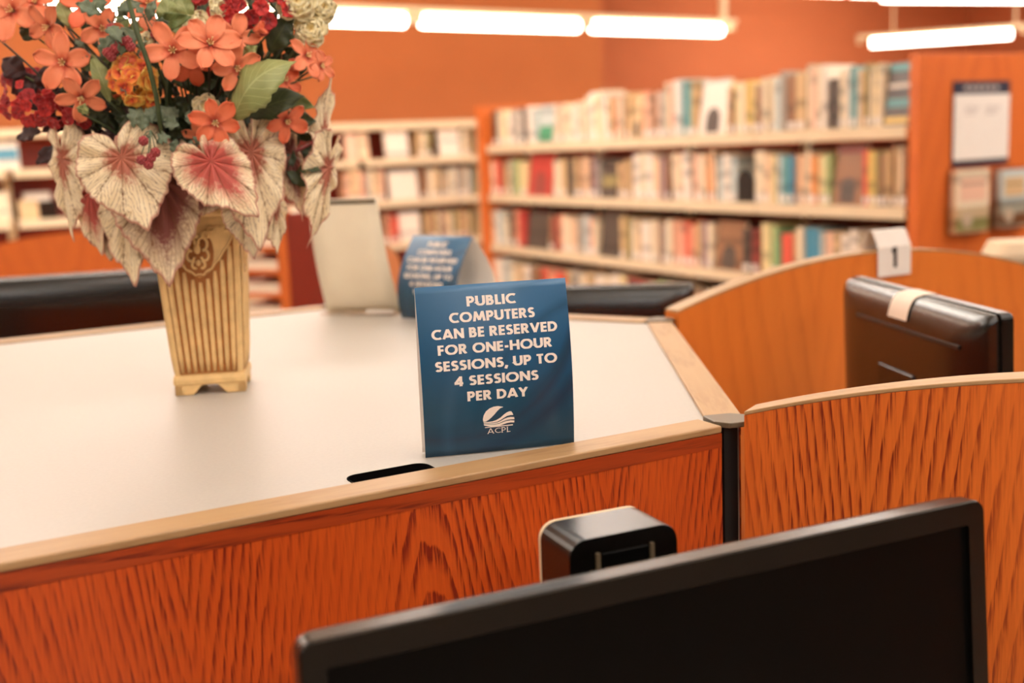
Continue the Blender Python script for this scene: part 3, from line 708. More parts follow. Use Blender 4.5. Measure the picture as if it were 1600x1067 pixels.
# ---------------------------------------------------------------- arrangement
VY = vc.y
MOUTH = V((vc.x, vc.y, WT+VZ-.015))
TOC = (ORG-V((vc.x, vc.y, WT+.35))).normalized()              # roughly towards the viewer
def at(px, py, d=0): return aty(px, py, VY-d)                 # d metres nearer than the vase axis
GRP = None
def stemcurve(p, seedv=0, foot=None):
    rr = random.Random(seedv); a = foot if foot else MOUTH + V((rr.uniform(-.02, .02), rr.uniform(-.02, .02), -.01)); p = V(p)
    m = a.lerp(p, .45)+V((0, 0, .03+.1*(p-a).length)); 
    return [a*(1-t)**2+m*2*t*(1-t)+p*t*t for t in [k/10 for k in range(11)]]
def local(root, pts): return [V(p)-V(root.location) for p in pts]
def petal(mb, c, d, n, ln, wd, cup=.25, tipc=.3, nu=6, nv=8, ruffle=0, ph=0, pinch=.25, point=.5):
    # a petal growing from c along d; n is the upper side
    d = V(d).normalized(); s = d.cross(n).normalized(); n = s.cross(d).normalized()
    def fn(a, t):
        wv_ = sin(pi*min(1, t**.75*.5+.02)) if t < .55 else 1
        wv_ = (pinch+(1-pinch)*sin(min(1, t/.6)*pi/2)) * (sqrt(max(0, 1-((t-.6)/.4)**2)) if t > .6 else 1)
        if t > .6: wv_ = max(.04, wv_)
        x = (a-.5)*2; q = x*wd/2*wv_
        h_ = cup*ln*sin(t*pi*.5)*(1-tipc*t*2) + abs(x)**2*wd*.14 + ruffle*sin(t*9+a*11+ph)*t
        return c + d*(ln*t*(1-.12*cup)) + s*q + n*h_
    return mb.grid(fn, nu, nv)
def rotabout(v, ax, a): return Matrix.Rotation(a, 3, ax) @ V(v)
def lily(px, py, r_px, d, label, ax=(0, 0), mat='orange', np_=5, cup=.32, seed=0, openness=1.0, stem=True, wd=.60):
    rr = random.Random(seed+px*7+py); c = at(px, py, d); rad = r_px*(VY-d)/FPX
    n = (TOC + _R*ax[0] + V((0, 0, 1))*ax[1]).normalized()
    root = empty('lily_flower', c); tag(root, label, 'flower', 'orange silk lilies in the vase')
    s = n.orthogonal().normalized(); a0 = rr.uniform(0, 6.28)
    for k in range(np_):
        a = a0+2*pi*k/np_+rr.uniform(-.12, .12); dv = rotabout(s, n, a); dd = (dv*openness+n*(.25+(1-openness)*1.4)).normalized()
        L_ = rad*rr.uniform(.95, 1.12)*1.08
        petal(MB(), V((0, 0, 0))+dd*rad*.06, dd, n, L_, L_*wd*rr.uniform(.9, 1.1), cup=cup*rr.uniform(.2, .8), tipc=.75, ruffle=.0012, ph=rr.uniform(0, 6)).build('petal', M[mat], root, smooth=True, solid=.0006)
    b = MB()
    for k in range(6):
        a = 2*pi*k/6+.3; dv = (rotabout(s, n, a)*.35+n).normalized(); e = dv*rad*rr.uniform(.3, .45)
        b.tube([V((0, 0, 0)), e*.6+n*rad*.02, e], .0005, 5).sphere(e, .0009, 6, 4)
    if openness > .5: b.build('stamens', M['stamen'], root, smooth=True)
    b = MB().tube([-n*.0+V((0, 0, 0)), -n*rad*.35], [.0035, .0016], 8)
    b.build('calyx', M['stem'], root, smooth=True)
    if stem: MB().tube(local(root, stemcurve(c-n*rad*.3, px+py)), .0013, 6).build('stem', M['darkstem'], root, smooth=True)
    return root
def bud(px, py, r_px, d, label, dirv, mat='orange2'):
    c = at(px, py, d); rad = r_px*(VY-d)/FPX; n = (_R*dirv[0]+z_*dirv[1]+TOC*dirv[2]).normalized()
    root = empty('lily_bud', c); tag(root, label, 'bud', 'orange silk lily buds in the vase'); s = n.orthogonal().normalized()
    for k in range(4):
        dv = rotabout(s, n, k*pi/2); petal(MB(), -n*rad+dv*rad*.15, (n+dv*.28), -dv, rad*2, rad*1.15, cup=.28, tipc=.9).build('petal', M[mat], root, smooth=True, solid=.0006)
    MB().tube([-n*rad*1.3, -n*rad*.8], [.0012, .003], 8).build('calyx', M['stem'], root, smooth=True)
    MB().tube(local(root, stemcurve(c-n*rad*1.2, px)), .001, 6).build('stem', M['stem'], root, smooth=True)
def cluster(px, py, rx, ry, d, label, mats, name='hydrangea_head', cat='flower head', nfl=26, pr=11, npet=4, group='clustered silk blooms in the vase'):
    rr = random.Random(px*3+py); c = at(px, py, d); k_ = (VY-d)/FPX
    root = empty(name, c); tag(root, label, cat, group)
    for i in range(nfl):
        a = rr.uniform(0, 2*pi); q = sqrt(rr.uniform(0, 1)); x, y = q*cos(a), q*sin(a); h_ = sqrt(max(0, 1-q*q))
        p = _R*x*rx*k_ + _U*y*ry*k_ + TOC*(h_*.8-.1)*min(rx, ry)*k_
        n = (_R*x*.9+_U*y*.9+TOC*(.35+h_)+V((rr.uniform(-.3, .3), rr.uniform(-.3, .3), rr.uniform(-.3, .3)))).normalized(); s = n.orthogonal().normalized()
        b = MB(); R_ = pr*k_*rr.uniform(.8, 1.2)
        a0 = rr.uniform(0, 3)
        for j in range(npet): petal(b, p, (rotabout(s, n, a0+2*pi*j/npet)+n*.25), n, R_, R_*1.05, cup=.3, tipc=.5, nu=4, nv=5, ruffle=.0008, ph=rr.uniform(0, 6))
        b.sphere(p+n*.001, .0014, 6, 4)
        b.build('floret', M[rr.choice(mats)], root, smooth=True, solid=.0005)
    MB().tube(local(root, stemcurve(c-TOC*.01, px+3)), .002, 6).build('stem', M['darkstem'], root, smooth=True)
def ruffled(px, py, r_px, d, label, mat, layers=4, name='ruffled_bloom'):
    rr = random.Random(px+py*5); c = at(px, py, d); rad = r_px*(VY-d)/FPX; n = (TOC+_R*rr.uniform(-.3, .3)+z_*.2).normalized()
    root = empty(name, c); tag(root, label, 'flower', 'ruffled silk blooms in the vase'); s = n.orthogonal().normalized()
    for l_ in range(layers):
        k = 5+l_; f = 1-l_/(layers+.5)
        for j in range(k):
            dv = rotabout(s, n, 2*pi*j/k+l_*.6+rr.uniform(-.15, .15)); dd = (dv+n*(.1+l_*.35)).normalized(); Q = rad*(.45+.6*f)
            petal(MB(), n*l_*.0012, dd, n, Q, Q*.95, cup=.25, tipc=.5, ruffle=.0035, ph=rr.uniform(0, 6)).build('petal', M[mat], root, smooth=True, solid=.0005)
    MB().tube(local(root, stemcurve(c-n*.004, px+9)), .0016, 6).build('stem', M['stem'], root, smooth=True)
def leafmesh(mb, p0, p1, wd, nrm, bend=.12, fold=.25, serr=0, nu=8, nv=18, twist=0, wpos=.42):
    d = p1-p0; Ln = d.length; d = d.normalized(); s = d.cross(nrm).normalized(); n = s.cross(d).normalized()
    def fn(a, t):
        x = (a-.5)*2; w = (t/wpos)**.7 if t < wpos else max(0, 1-((t-wpos)/(1-wpos))**1.7)
        w = max(.02, w)*(1+serr*(abs(((t*9) % 1)-.5)*2-.5)*abs(x)); tw = twist*t
        ss = s*cos(tw)+n*sin(tw); n2 = n*cos(tw)-s*sin(tw)
        return p0+d*Ln*t + ss*(x*wd/2*w) + n2*(bend*Ln*sin(pi*t) - 0*abs(x) + fold*abs(x)*wd/2*w + .002*sin(t*20+x*2)*abs(x))
    return mb.grid(fn, nu, nv)
def leaf(q0, q1, wpx, d0, d1, label, mat='leaf_mid', name='silk_leaf', hint=(0, 0, .5), **k):
    p0, p1 = at(*q0, d0), at(*q1, d1); root = empty(name, p0); tag(root, label, 'leaf', 'green silk leaves in the vase')
    n = (TOC+_R*hint[0]+z_*hint[1]).normalized(); w = wpx*(VY-d0)/FPX
    leafmesh(MB(), V((0, 0, 0)), p1-p0, w, n, **k).build('leaf_blade', M[mat], root, smooth=True, solid=.0006)
    MB().tube(local(root, stemcurve(p0, q0[0]+q0[1])), .0014, 6).build('stem', M['stem'], root, smooth=True)
def spray(px, py, rad_px, d, label, mat='leaf_dark', n=8, lw=16, ll=38, serr=0, seed=0, group='leafy silk sprays in the vase', berries=0):
    rr = random.Random(px+py*2+seed); c = at(px, py, d); k_ = (VY-d)/FPX; root = empty('leaf_spray', c); tag(root, label, 'foliage', group)
    for i in range(n):
        a = rr.uniform(0, 2*pi); q = rad_px*sqrt(rr.uniform(.02, 1)); p = _R*q*k_*cos(a)+_U*q*k_*sin(a)+TOC*rr.uniform(-.02, .02)
        a2 = a+rr.uniform(-.8, .8); dv = (_R*cos(a2)+_U*sin(a2)+TOC*rr.uniform(-.3, .4)).normalized()
        nn_ = (TOC+V((rr.uniform(-.5, .5), rr.uniform(-.5, .5), rr.uniform(-.2, .8)))).normalized()
        L_ = ll*k_*rr.uniform(.7, 1.2)
        leafmesh(MB(), p, p+dv*L_, lw*k_*rr.uniform(.8, 1.2), nn_, bend=rr.uniform(-.1, .2), fold=.3, serr=serr, nu=4, nv=12).build('leaflet', M[mat], root, smooth=True, solid=.0005)
    MB().tube(local(root, stemcurve(c, px)), .0012, 6).build('stem', M['darkstem'], root, smooth=True)
    return root
def berries(pts, d, label, r_px=8):
    c = at(pts[0][0], pts[0][1], d); root = empty('berry_sprig', c); tag(root, label, 'berries', 'red berry sprigs in the vase')
    q = at(sum(p[0] for p in pts)/len(pts)+4, min(p[1] for p in pts)-16, d+.0)-c
    for (x, y) in pts:
        p = at(x, y, d+.005)-c; r_ = r_px*(VY-d)/FPX; b = MB().sphere(p, r_*.8, 10, 7)
        for j in range(26):
            ph = math.acos(1-2*(j+.5)/26); th = j*2.39996; b.sphere(p+V((sin(ph)*cos(th), sin(ph)*sin(th), cos(ph)))*r_*.72, r_*.33, 6, 4)
        b.build('berry', M['berry'], root, smooth=True)
        MB().tube([p+V((0, 0, r_*.8)), (p+q)*.5+V((0, 0, .004)), q], .0006, 5).build('berry_stalk', M['leaf_grey'], root, smooth=True)
    MB().tube(local(root, stemcurve(c+q, pts[0][0])), .0009, 6).build('stem', M['stem'], root, smooth=True)
def heart(p0, p1, wd, nrm, label, mat, seed=0, droop=.12, cupx=.10, asym=.12, sinus=.10, petiole=None):
    # p0: where the stalk meets the blade, p1: the tip
    rr = random.Random(seed); p0, p1 = V(p0), V(p1); root = empty('begonia_leaf', p0); tag(root, label, 'leaf', 'variegated rex begonia leaves around the vase rim')
    d = p1-p0; Ln = d.length; d = d.normalized(); s = d.cross(V(nrm)).normalized(); n = s.cross(d).normalized()
    key = [(0, 1), (9, .86), (22, .72), (42, .645), (65, .60), (90, .58), (115, .57), (138, .55), (155, .48), (168, .34), (176, .18), (180, sinus)]
    def rad(a):
        a = abs(a)
        for (x0, y0), (x1, y1) in zip(key, key[1:]):
            if a <= x1: f = (a-x0)/(x1-x0); f = f*f*(3-2*f)*.5+f*.5; return y0+(y1-y0)*f
        return sinus
    NT, NR = 132, 16; vs = [V((0, 0, 0))]; us = [(0, 0)]; fs = []; ws = wd/(Ln*1.16)
    ph = rr.uniform(0, 6)
    for j in range(1, NR+1):
        r = j/NR
        for i in range(NT+1):
            a = -180+360*i/NT; R_ = rad(a)*(1+asym*sin(radians(a)))
            saw = abs(((i/NT*33+ph) % 1)-.5)*2; R_ *= 1+.045*(saw-.5)*r
            x = sin(radians(a))*R_*r*Ln*ws; y = cos(radians(a))*R_*r*Ln
            quilt = .050*Ln*(abs(((i/NT*11) % 1)-.5)*2-.5)*sin(pi*min(1, r*1.0))*-1
            ruf = .055*Ln*sin(radians(a)*8+ph)*r**3 + .014*Ln*sin(radians(a)*19+ph*2)*r**4
            yy = y/Ln; xx = x/wd*2
            h_ = -droop*Ln*(yy*abs(yy)) - cupx*Ln*xx*xx + quilt + ruf
            vs.append(d*y+s*x+n*h_); us.append((i/NT, r))
    W = NT+1
    for i in range(NT): fs.append((0, 1+i, 2+i))
    for j in range(NR-1):
        for i in range(NT): o = 1+j*W+i; fs.append((o, o+W, o+W+1, o+1))
    b = MB(); b.add(vs, fs, us); b.build('leaf_blade', M[mat], root, smooth=True, solid=.0008)
    if petiole is None: petiole = MOUTH
    MB().tube([V((0, 0, 0))-n*.001, (petiole-p0)*.5-n*.02+z_*.01, petiole-p0], [.0016, .0018, .002], 6).build('leaf_stalk', plant_stalk, root, smooth=True)
plant_stalk = M['berry']
T = TOC; Rr = _R
# rex begonia leaves (stalk point, tip, width in px, depths, facing)
def beg(q0, q1, wpx, d0, d1, nx, nz, label, mat, **k):
    heart(at(*q0, d0), at(*q1, d1), wpx*(VY-d0)/FPX, (T+Rr*nx+z_*nz), label, mat, **k)
beg((190, 246), (230, 358), 150, .115, .135, -.15, .25, 'large pale begonia leaf left of centre, pointing down at the vase', 'beg1', seed=3, asym=-.02)
beg((330, 252), (404, 336), 112, .125, .140, .15, .30, 'begonia leaf with red patches directly above the carved vase rim', 'beg2', seed=5, asym=.06, droop=.08)
beg((392, 238), (410, 392), 120, .085, .10, .35, .25, 'wide pale begonia leaf behind the red-patched one, right of it', 'beg1', seed=8, asym=.0)
beg((97, 248), (106, 378), 66, .05, .06, -.6, .1, 'narrow begonia leaf hanging at the far left of the bouquet', 'beg1', seed=11, asym=-.1)
beg((250, 278), (264, 446), 150, .085, .105, -.05, .1, 'burgundy-centred begonia leaf hanging over the vase front', 'beg3', seed=13)
beg((196, 318), (207, 450), 88, .07, .08, -.3, .1, 'begonia leaf pointing down at the left edge of the vase', 'beg1', seed=17)
beg((140, 300), (152, 402), 74, .055, .06, -.5, .0, 'crumpled begonia leaf under the large pale leaf on the left', 'beg2', seed=19)
beg((513, 262), (494, 388), 60, .03, .04, .9, .0, 'tapering begonia leaf hanging at the far right of the bouquet', 'beg1', seed=23)
beg((506, 215), (512, 112), 46, .02, .0, 1.0, -.1, 'slim begonia leaf standing upright at the right side', 'beg1', seed=29, droop=-.1)
beg((455, 240), (480, 345), 52, .02, .03, .8, .0, 'dark-veined begonia leaf turned sideways behind the right group', 'beg3', seed=31)
beg((412, 215), (398, 172), 56, .05, .05, .3, .5, 'small greenish begonia leaf peeking above the right group', 'beg1', seed=37)
beg((382, 318), (400, 404), 66, .06, .07, .2, .1, 'begonia leaf tip hanging beside the right vase corner', 'beg1', seed=41)
beg((430, 320), (437, 398), 50, .05, .055, .5, .0, 'small begonia leaf hanging right of the vase corner', 'beg1', seed=43)
beg((330, 300), (300, 340), 60, .07, .08, .0, .3, 'small begonia leaf tucked under the red-patched leaf', 'beg3', seed=47)
# orange lilies
for i, a in enumerate([
 (100, 98, 40, .08, 'orange lily facing forward at the left of the bouquet', (-.2, .0)),
 (128, 150, 36, .09, 'drooping orange lily below the large left lily', (-.1, -.5)),
 (271, 80, 44, .12, 'large five-petalled orange lily left of the top centre pair', (-.1, .1)),
 (328, 70, 42, .125, 'pale orange lily with long stamens at the top centre', (.1, .35)),
 (366, 60, 34, .09, 'orange lily behind the right shoulder of the centre lily', (.4, .1)),
 (368, 106, 34, .11, 'orange lily low on the right of the centre trio', (.3, -.1)),
 (300, 98, 30, .09, 'deep orange lily tucked between the two centre lilies', (0, -.5)),
 (22, 18, 42, .05, 'orange lily at the top left corner of the picture', (-.4, .2)),
 (78, 40, 34, .07, 'orange lily bud opening sideways near the top left', (-.7, -.3)),
 (135, 12, 36, .05, 'orange lily cut by the top edge, left side', (0, .3)),
 (158, 45, 32, .06, 'pale orange lily behind the upper berry sprig', (.3, 0)),
 (232, 8, 36, .07, 'orange lily cut by the top edge near the centre', (.1, .2)),
 (335, 190, 36, .11, 'orange lily with yellow throat in the lower centre', (.1, -.2)),
 (312, 212, 26, .08, 'small orange lily under the lower centre lily', (-.2, -.4)),
 (446, 188, 30, .06, 'orange lily at the lower right beside dark leaves', (.4, -.3)),
 (478, 88, 30, .05, 'orange lily on the right edge above the upright leaf', (.6, .3)),
 (500, 103, 22, .04, 'small orange lily at the far right edge', (.8, 0)),
 (445, 125, 24, .05, 'small coral lily under the cream blooms on the right', (.2, .2)),
 (55, 5, 30, .03, 'orange lily cut by the top edge, far left', (0, .4)),
 ]): lily(*a[:5], ax=a[5], mat='orange2' if i in (6, 9, 12, 14, 17) else 'orange', np_=6 if i in (3, 12) else 5, seed=i)
bud(405, 45, 12, .09, 'orange lily bud at top right of the centre trio', (.9, .3, .1))
bud(383, 127, 11, .115, 'red-tipped lily bud below the centre trio', (.7, -.5, .2))
bud(180, 152, 10, .06, 'pink lily bud between the left lilies and the fiery bloom', (.1, .9, .1))
bud(455, 105, 12, .05, 'dark lily bud near the right edge', (.6, .5, .2))
# clustered blooms
cluster(62, 158, 58, 38, .03, 'crimson hydrangea head at the left edge of the bouquet', ['redp', 'redp2', 'redp'], nfl=34)
cluster(112, 178, 34, 24, .04, 'small crimson hydrangea head above the left begonia leaves', ['redp'], nfl=16)
cluster(388, 14, 62, 34, .06, 'scarlet hydrangea head at the top right', ['redp', 'redp2', 'redp2'], nfl=34, pr=14)
cluster(312, 5, 24, 20, .06, 'crimson hydrangea head cut by the top edge', ['redp'], nfl=12, pr=13)
cluster(40, 128, 30, 22, .0, 'dark maroon leafy head at the far left', ['redp'], nfl=10)
cluster(206, 124, 30, 30, .10, 'yellow and orange streaked ruffled bloom left of centre', ['fire', 'fire2', 'fire', 'orange2'], 'silk_bloom', 'flower', nfl=20, pr=15)
cluster(224, 150, 18, 14, .09, 'small fiery orange bloom below the streaked one', ['fire', 'fire2'], 'silk_bloom', 'flower', nfl=9, pr=12)
ruffled(486, 48, 28, .04, 'cream ruffled bloom at the right edge near the ceiling lights', 'creamp', 4)
ruffled(462, 4, 34, .05, 'cream ruffled bloom cut by the top edge on the right', 'creamp', 4)
ruffled(502, 14, 24, .03, 'cream ruffled bloom at the top right corner of bouquet', 'creamp', 4)
ruffled(312, 44, 26, .07, 'cream bloom behind the centre lilies', 'creamp', 3)
ruffled(229, 65, 15, .10, 'little cream bloom beside the thick green stem', 'creamp', 3)
ruffled(345, 14, 20, .07, 'cream bud cluster at the top centre', 'creamp', 3)
ruffled(322, 168, 22, .08, 'pale yellow bloom behind the lower centre lily', 'creamp', 3)
# big leaves
leaf((362, 188), (462, 96), 74, .10, .11, 'large light green leaf curving right of the centre', 'leaf_light', hint=(.1, .5), bend=.26, fold=-.3, serr=.10, twist=.5, wpos=.5)
leaf((388, 182), (476, 150), 56, .07, .08, 'dark green leaf under the large light green leaf', 'leaf_dark', hint=(.1, .6), bend=.1)
leaf((172, 160), (142, 84), 28, .085, .08, 'long light green leaf on the left centre', 'leaf_light', hint=(.2, .1))
leaf((240, 40), (300, 26), 28, .09, .10, 'green leaf near the top centre left of the lilies', 'leaf_mid')
leaf((262, 50), (262, -10), 34, .08, .08, 'broad green leaf rising at the top centre', 'leaf_light')
leaf((300, 40), (274, -20), 30, .07, .07, 'light green leaf behind the top centre lily', 'leaf_light')
leaf((275, 52), (303, 56), 14, .115, .12, 'tiny pale green leaf between the two centre lilies', 'leaf_light')
leaf((110, 45), (92, 0), 24, .06, .05, 'mid green leaf standing at the upper left', 'leaf_light')
leaf((420, 80), (455, 22), 44, .05, .05, 'dark green leaf right of the scarlet head', 'leaf_dark')
leaf((380, 88), (402, 72), 20, .10, .10, 'small light green leaf right of the centre trio', 'leaf_light')
leaf((440, 150), (492, 168), 26, .03, .03, 'slim green leaf reaching to the upright begonia leaf', 'leaf_mid')
leaf((450, 185), (494, 190), 30, .03, .03, 'dark leaf at the right behind the low lily', 'leaf_dark')
leaf((200, 110), (176, 175), 26, .05, .06, 'green leaf hanging between left lilies', 'leaf_mid')
leaf((128, 178), (134, 162), 20, .095, .1, 'small sepal leaf under the drooping left lily', 'leaf_light')
leaf((420, 50), (398, 20), 40, .04, .04, 'dark green leaf behind the scarlet head', 'leaf_dark')
leaf((40, 120), (4, 92), 40, .02, .02, 'maroon leaf at the far left edge', 'leaf_brown')
leaf((60, 120), (18, 146), 40, .01, .02, 'maroon leaf above the crimson head on the left', 'leaf_brown')
leaf((80, 150), (72, 100), 40, .03, .03, 'maroon leaf behind the left lily', 'leaf_brown')
leaf((60, 60), (30, 44), 26, .04, .04, 'dark green leaf among thin stems at upper left', 'leaf_dark')
# sprays
spray(168, 30, 26, .10, 'grey-green serrated spray at the top left of the thick stem', 'leaf_grey', 9, 22, 34, .5)
spray(232, 45, 22, .10, 'grey-green serrated spray beside the left centre lily', 'leaf_grey', 7, 18, 30, .5)
spray(150, 88, 22, .07, 'grey-green sprig right of the forward-facing left lily', 'leaf_grey', 6, 12, 22, .4)
spray(228, 160, 22, .10, 'grey-green serrated spray below the fiery bloom', 'leaf_grey', 7, 22, 32, .5)
spray(290, 205, 26, .09, 'grey-green serrated spray left of the lower centre lily', 'leaf_grey', 10, 18, 30, .5)
spray(262, 225, 30, .09, 'small green sprig above the burgundy begonia leaf', 'leaf_dark', 14, 8, 16)
spray(120, 60, 40, .0, 'dark leaf spray deep behind the left lilies', 'leaf_dark', 14, 18, 44, seed=1)
spray(215, 195, 50, .05, 'dark leaf spray deep above the large pale begonia leaf', 'leaf_dark', 20, 22, 48, seed=2)
spray(270, 140, 50, .05, 'dark leaf spray deep under the left centre lily', 'leaf_dark', 20, 24, 46, seed=3)
spray(320, 140, 44, .05, 'dark leaf spray deep under the centre trio', 'leaf_dark', 20, 24, 46, seed=4)
spray(400, 190, 40, .03, 'dark leaf spray deep under the large light green leaf', 'leaf_dark', 18, 24, 44, seed=5)
spray(150, 185, 44, .02, 'maroon leaf spray behind the left begonia leaves', 'leaf_brown', 20, 26, 44, seed=6)
spray(190, 85, 40, .02, 'mid green spray deep behind the upper berries', 'leaf_mid', 12, 18, 40, seed=7)
spray(350, 30, 50, .0, 'dark green spray deep behind the scarlet head', 'leaf_dark', 16, 24, 50, seed=8)
spray(440, 60, 34, .0, 'dark green spray deep behind the right blooms', 'leaf_dark', 12, 22, 44, seed=9)
spray(425, 130, 40, .0, 'dark green spray behind the right leaf group', 'leaf_dark', 14, 22, 44, seed=10)
spray(250, 10, 50, .0, 'mid green spray deep at the top centre', 'leaf_mid', 12, 20, 48, seed=11)
spray(455, 215, 26, .0, 'dark green spray low on the right side', 'leaf_dark', 10, 18, 36, seed=12)
berries([(168, 82), (180, 76), (188, 66), (199, 64), (204, 73), (174, 88)], .115, 'red berry sprig at upper left of the thick stem')
berries([(174, 44), (246, 42), (243, 54)], .10, 'dark berries beside the left centre lily')
berries([(224, 220), (243, 238), (221, 250), (232, 257), (236, 246)], .135, 'red berry sprig hanging over the large pale begonia leaf', 8)

spray(250, 205, 40, .07, 'dark olive leaf spray directly above the vase mouth', 'leaf_dark', 22, 24, 40, seed=21)
spray(330, 225, 34, .06, 'dark olive leaf spray behind the red-patched begonia leaf', 'leaf_dark', 18, 24, 38, seed=22)
spray(215, 230, 30, .05, 'maroon leaf spray between the two large pale leaves', 'leaf_brown', 16, 24, 40, seed=23)
spray(95, 195, 36, .02, 'maroon leaf spray above the far left begonia leaf', 'leaf_brown', 16, 26, 42, seed=24)
spray(290, 165, 46, .03, 'dense dark leaf spray in the middle of the bouquet', 'leaf_dark', 24, 28, 48, seed=25)
spray(170, 130, 44, .03, 'dense dark leaf spray behind the streaked bloom', 'leaf_dark', 22, 26, 46, seed=26)
spray(380, 150, 40, .02, 'dense dark leaf spray behind the large light leaf', 'leaf_dark', 20, 28, 48, seed=27)
spray(440, 250, 30, .01, 'dark leaf spray behind the right begonia leaves', 'leaf_dark', 14, 24, 40, seed=28)
beg((232, 340), (270, 436), 76, .055, .07, .2, .1, 'begonia leaf hanging just left of the carved scrollwork', 'beg2', seed=53)
beg((165, 330), (172, 408), 70, .045, .05, -.2, .1, 'lower begonia leaf left of the vase', 'beg3', seed=57)
# bare stems
def twig(label, pts, r, mat='stem'):
    P = [at(x, y, d) for x, y, d in pts]; o = P[0]; 
    ob = MB().tube([p-o for p in P], r, 7).build('plant_stem', M[mat], None, smooth=True); ob.location = o; tag(ob, label, 'stem', 'stems in the bouquet')
twig('thick dark green stem rising left of the centre lilies', [(198, -10, .13), (214, 50, .14), (232, 100, .14), (244, 150, .13), (252, 205, .10), (280, 300, .02)], .0028)
twig('second green stem beside the thick one', [(262, 90, .06), (260, 150, .08), (262, 220, .06), (290, 330, .0)], .002)
twig('thin dark stem crossing the left edge', [(-5, 58, .04), (25, 84, .045), (52, 108, .05), (110, 170, .03), (280, 330, .0)], .0013, 'darkstem')
twig('second thin dark stem at the upper left', [(30, 12, .04), (62, 42, .045), (95, 75, .05), (150, 150, .03), (285, 330, .0)], .0013, 'darkstem')
twig('thin dark stem between the upper left lilies', [(96, 30, .05), (118, 62, .06), (145, 95, .06), (190, 170, .03), (285, 330, .0)], .0013, 'darkstem')
twig('thin green stem arching to the right', [(494, 118, .03), (462, 128, .05), (430, 140, .05), (380, 200, .03), (310, 320, .0)], .0012)

# ---------------------------------------------------------------- bookcases
RU = 3.25                                                     # face of the right range (room u); it faces -u
def roomroot(name, u, v, z=0):
    return empty(name, uv(u, v, z), ROOM)
def boxr(root, name, mat, u0, u1, v0, v1, z0, z1, bevel=0, org=None):
    o = MB().box(u0-org[0], u1-org[0], v0-org[1], v1-org[1], z0-org[2], z1-org[2]).build(name, mat, root, bevel=bevel); return o
og = (RU+.3, 4.63, 0)
rr_ = roomroot('bookcase', og[0], og[1]); tag(rr_, 'long cream metal bookcase on the right with wooden end panels', 'bookcase')
V0, V1 = 2.985, 6.30
for v in (2.985, 3.8, 4.63, 5.46, 6.27):
    boxr(rr_, 'upright', M['shelf'], RU+.27, RU+.33, v, v+.03, 0, 1.66, org=og)
SH = [1.485, 1.19, .885, .585, .285, .08]
vs_ = [2.99, 3.815, 4.645, 5.475, 6.29]
for z in SH:
    for a, b in zip(vs_, vs_[1:]):
        o = MB()
        o.box(RU-og[0], RU+.27-og[0], a+.003-og[1], b-.003-og[1], z, z+.012).box(RU-.004-og[0], RU-og[0], a+.003-og[1], b-.003-og[1], z-.028, z+.018)
        o.box(RU+.33-og[0], RU+.60-og[0], a+.003-og[1], b-.003-og[1], z, z+.012)
        o.build('shelf', M['shelf'], rr_)
boxr(rr_, 'back_panel', M['redwood'], RU+.297, RU+.303, 2.985, 6.3, .02, 1.45, org=og)
o = boxr(rr_, 'end_panel', M['endpanel'], RU-.0, RU+.68, 2.935, 2.983, 0, 1.75, .003, org=og); o['label'] = 'wide orange-brown wooden end panel'
o = boxr(rr_, 'end_panel', M['endpanel'], RU-.03, RU+.63, 6.30, 6.36, 0, 1.74, .003, org=og); o['label'] = 'far wooden end panel seen edge-on'

books_n = {}
def book(face, pos, th, hgt, dep, colname, label, group, lean=0, labelstrip=True, cover=False):
    # built in a local frame: x thickness along the shelf, -y the spine, z up
    root = empty('book', pos, face); root.rotation_euler = (0, lean, face); tag(root, label, 'book', group)
    t = .0022; b = MB()
    b.box(0, t, 0, dep, 0, hgt).box(th-t, th, 0, dep, 0, hgt)
    # rounded spine
    vs = []; n = 4
    for k in range(n+1):
        a = pi*k/n; vs += [(th/2-th/2*cos(a), .001-.004*sin(a), 0), (th/2-th/2*cos(a), .001-.004*sin(a), hgt)]
    b.add(vs, [(2*k, 2*k+2, 2*k+3, 2*k+1) for k in range(n)])
    b.build('cover', BM[colname], root)
    MB().box(t, th-t, .002, dep-.004, .003, hgt-.003).build('pages', M['pages'], root)
    if labelstrip:
        MB().box(th*.12, th*.88, -.0042, -.0036, .012, .040).build('spine_label', M['paper'], root)
    return root
def faceout(face, pos, w, h, colname, label, group, arch=None, band=None):
    root = empty('book', pos, face); tag(root, label, 'book', group)
    T4 = Matrix.Translation((0, 0, .0036)) @ Matrix.Rotation(radians(-8), 4, 'X')
    MB().box(0, w, 0, .004, 0, h, M4=T4).box(0, w, .020, .023, 0, h, M4=T4).build('cover', BM[colname], root)
    MB().box(.002, w-.002, .004, .020, .002, h-.002, M4=T4).build('pages', M['pages'], root)
    if arch:
        b = MB(); P = [(w*.25, h*.04), (w*.75, h*.04)]+[(w*.5+w*.25*cos(radians(a)), h*.30+w*.25*sin(radians(a))) for a in range(0, 181, 20)]
        b.prism([(x, z) for x, z in P], -.0012, -.0002, T4); b.build('cover_picture', BM[arch], root)
    if band:
        for (z0, z1, cn) in band: MB().box(w*.04, w*.96, -.001, 0, h*z0, h*z1, M4=T4).build('cover_picture', BM[cn], root)
    return root
def bookend(face, pos, label):
    o = empty('bookend', pos, face); tag(o, label, 'bookend')
    P = [(.0, 0), (.0, .09)]+[(.055+.055*cos(radians(a)), .09+.055*sin(radians(a))) for a in range(170, 9, -20)]+[(.11, .09), (.11, 0)]
    MB().prism(P, 0, .002, I4).build('arched_plate', M['post'], o)
    MB().box(0, .11, .001, .11, 0, .002).build('foot_plate', M['post'], o)
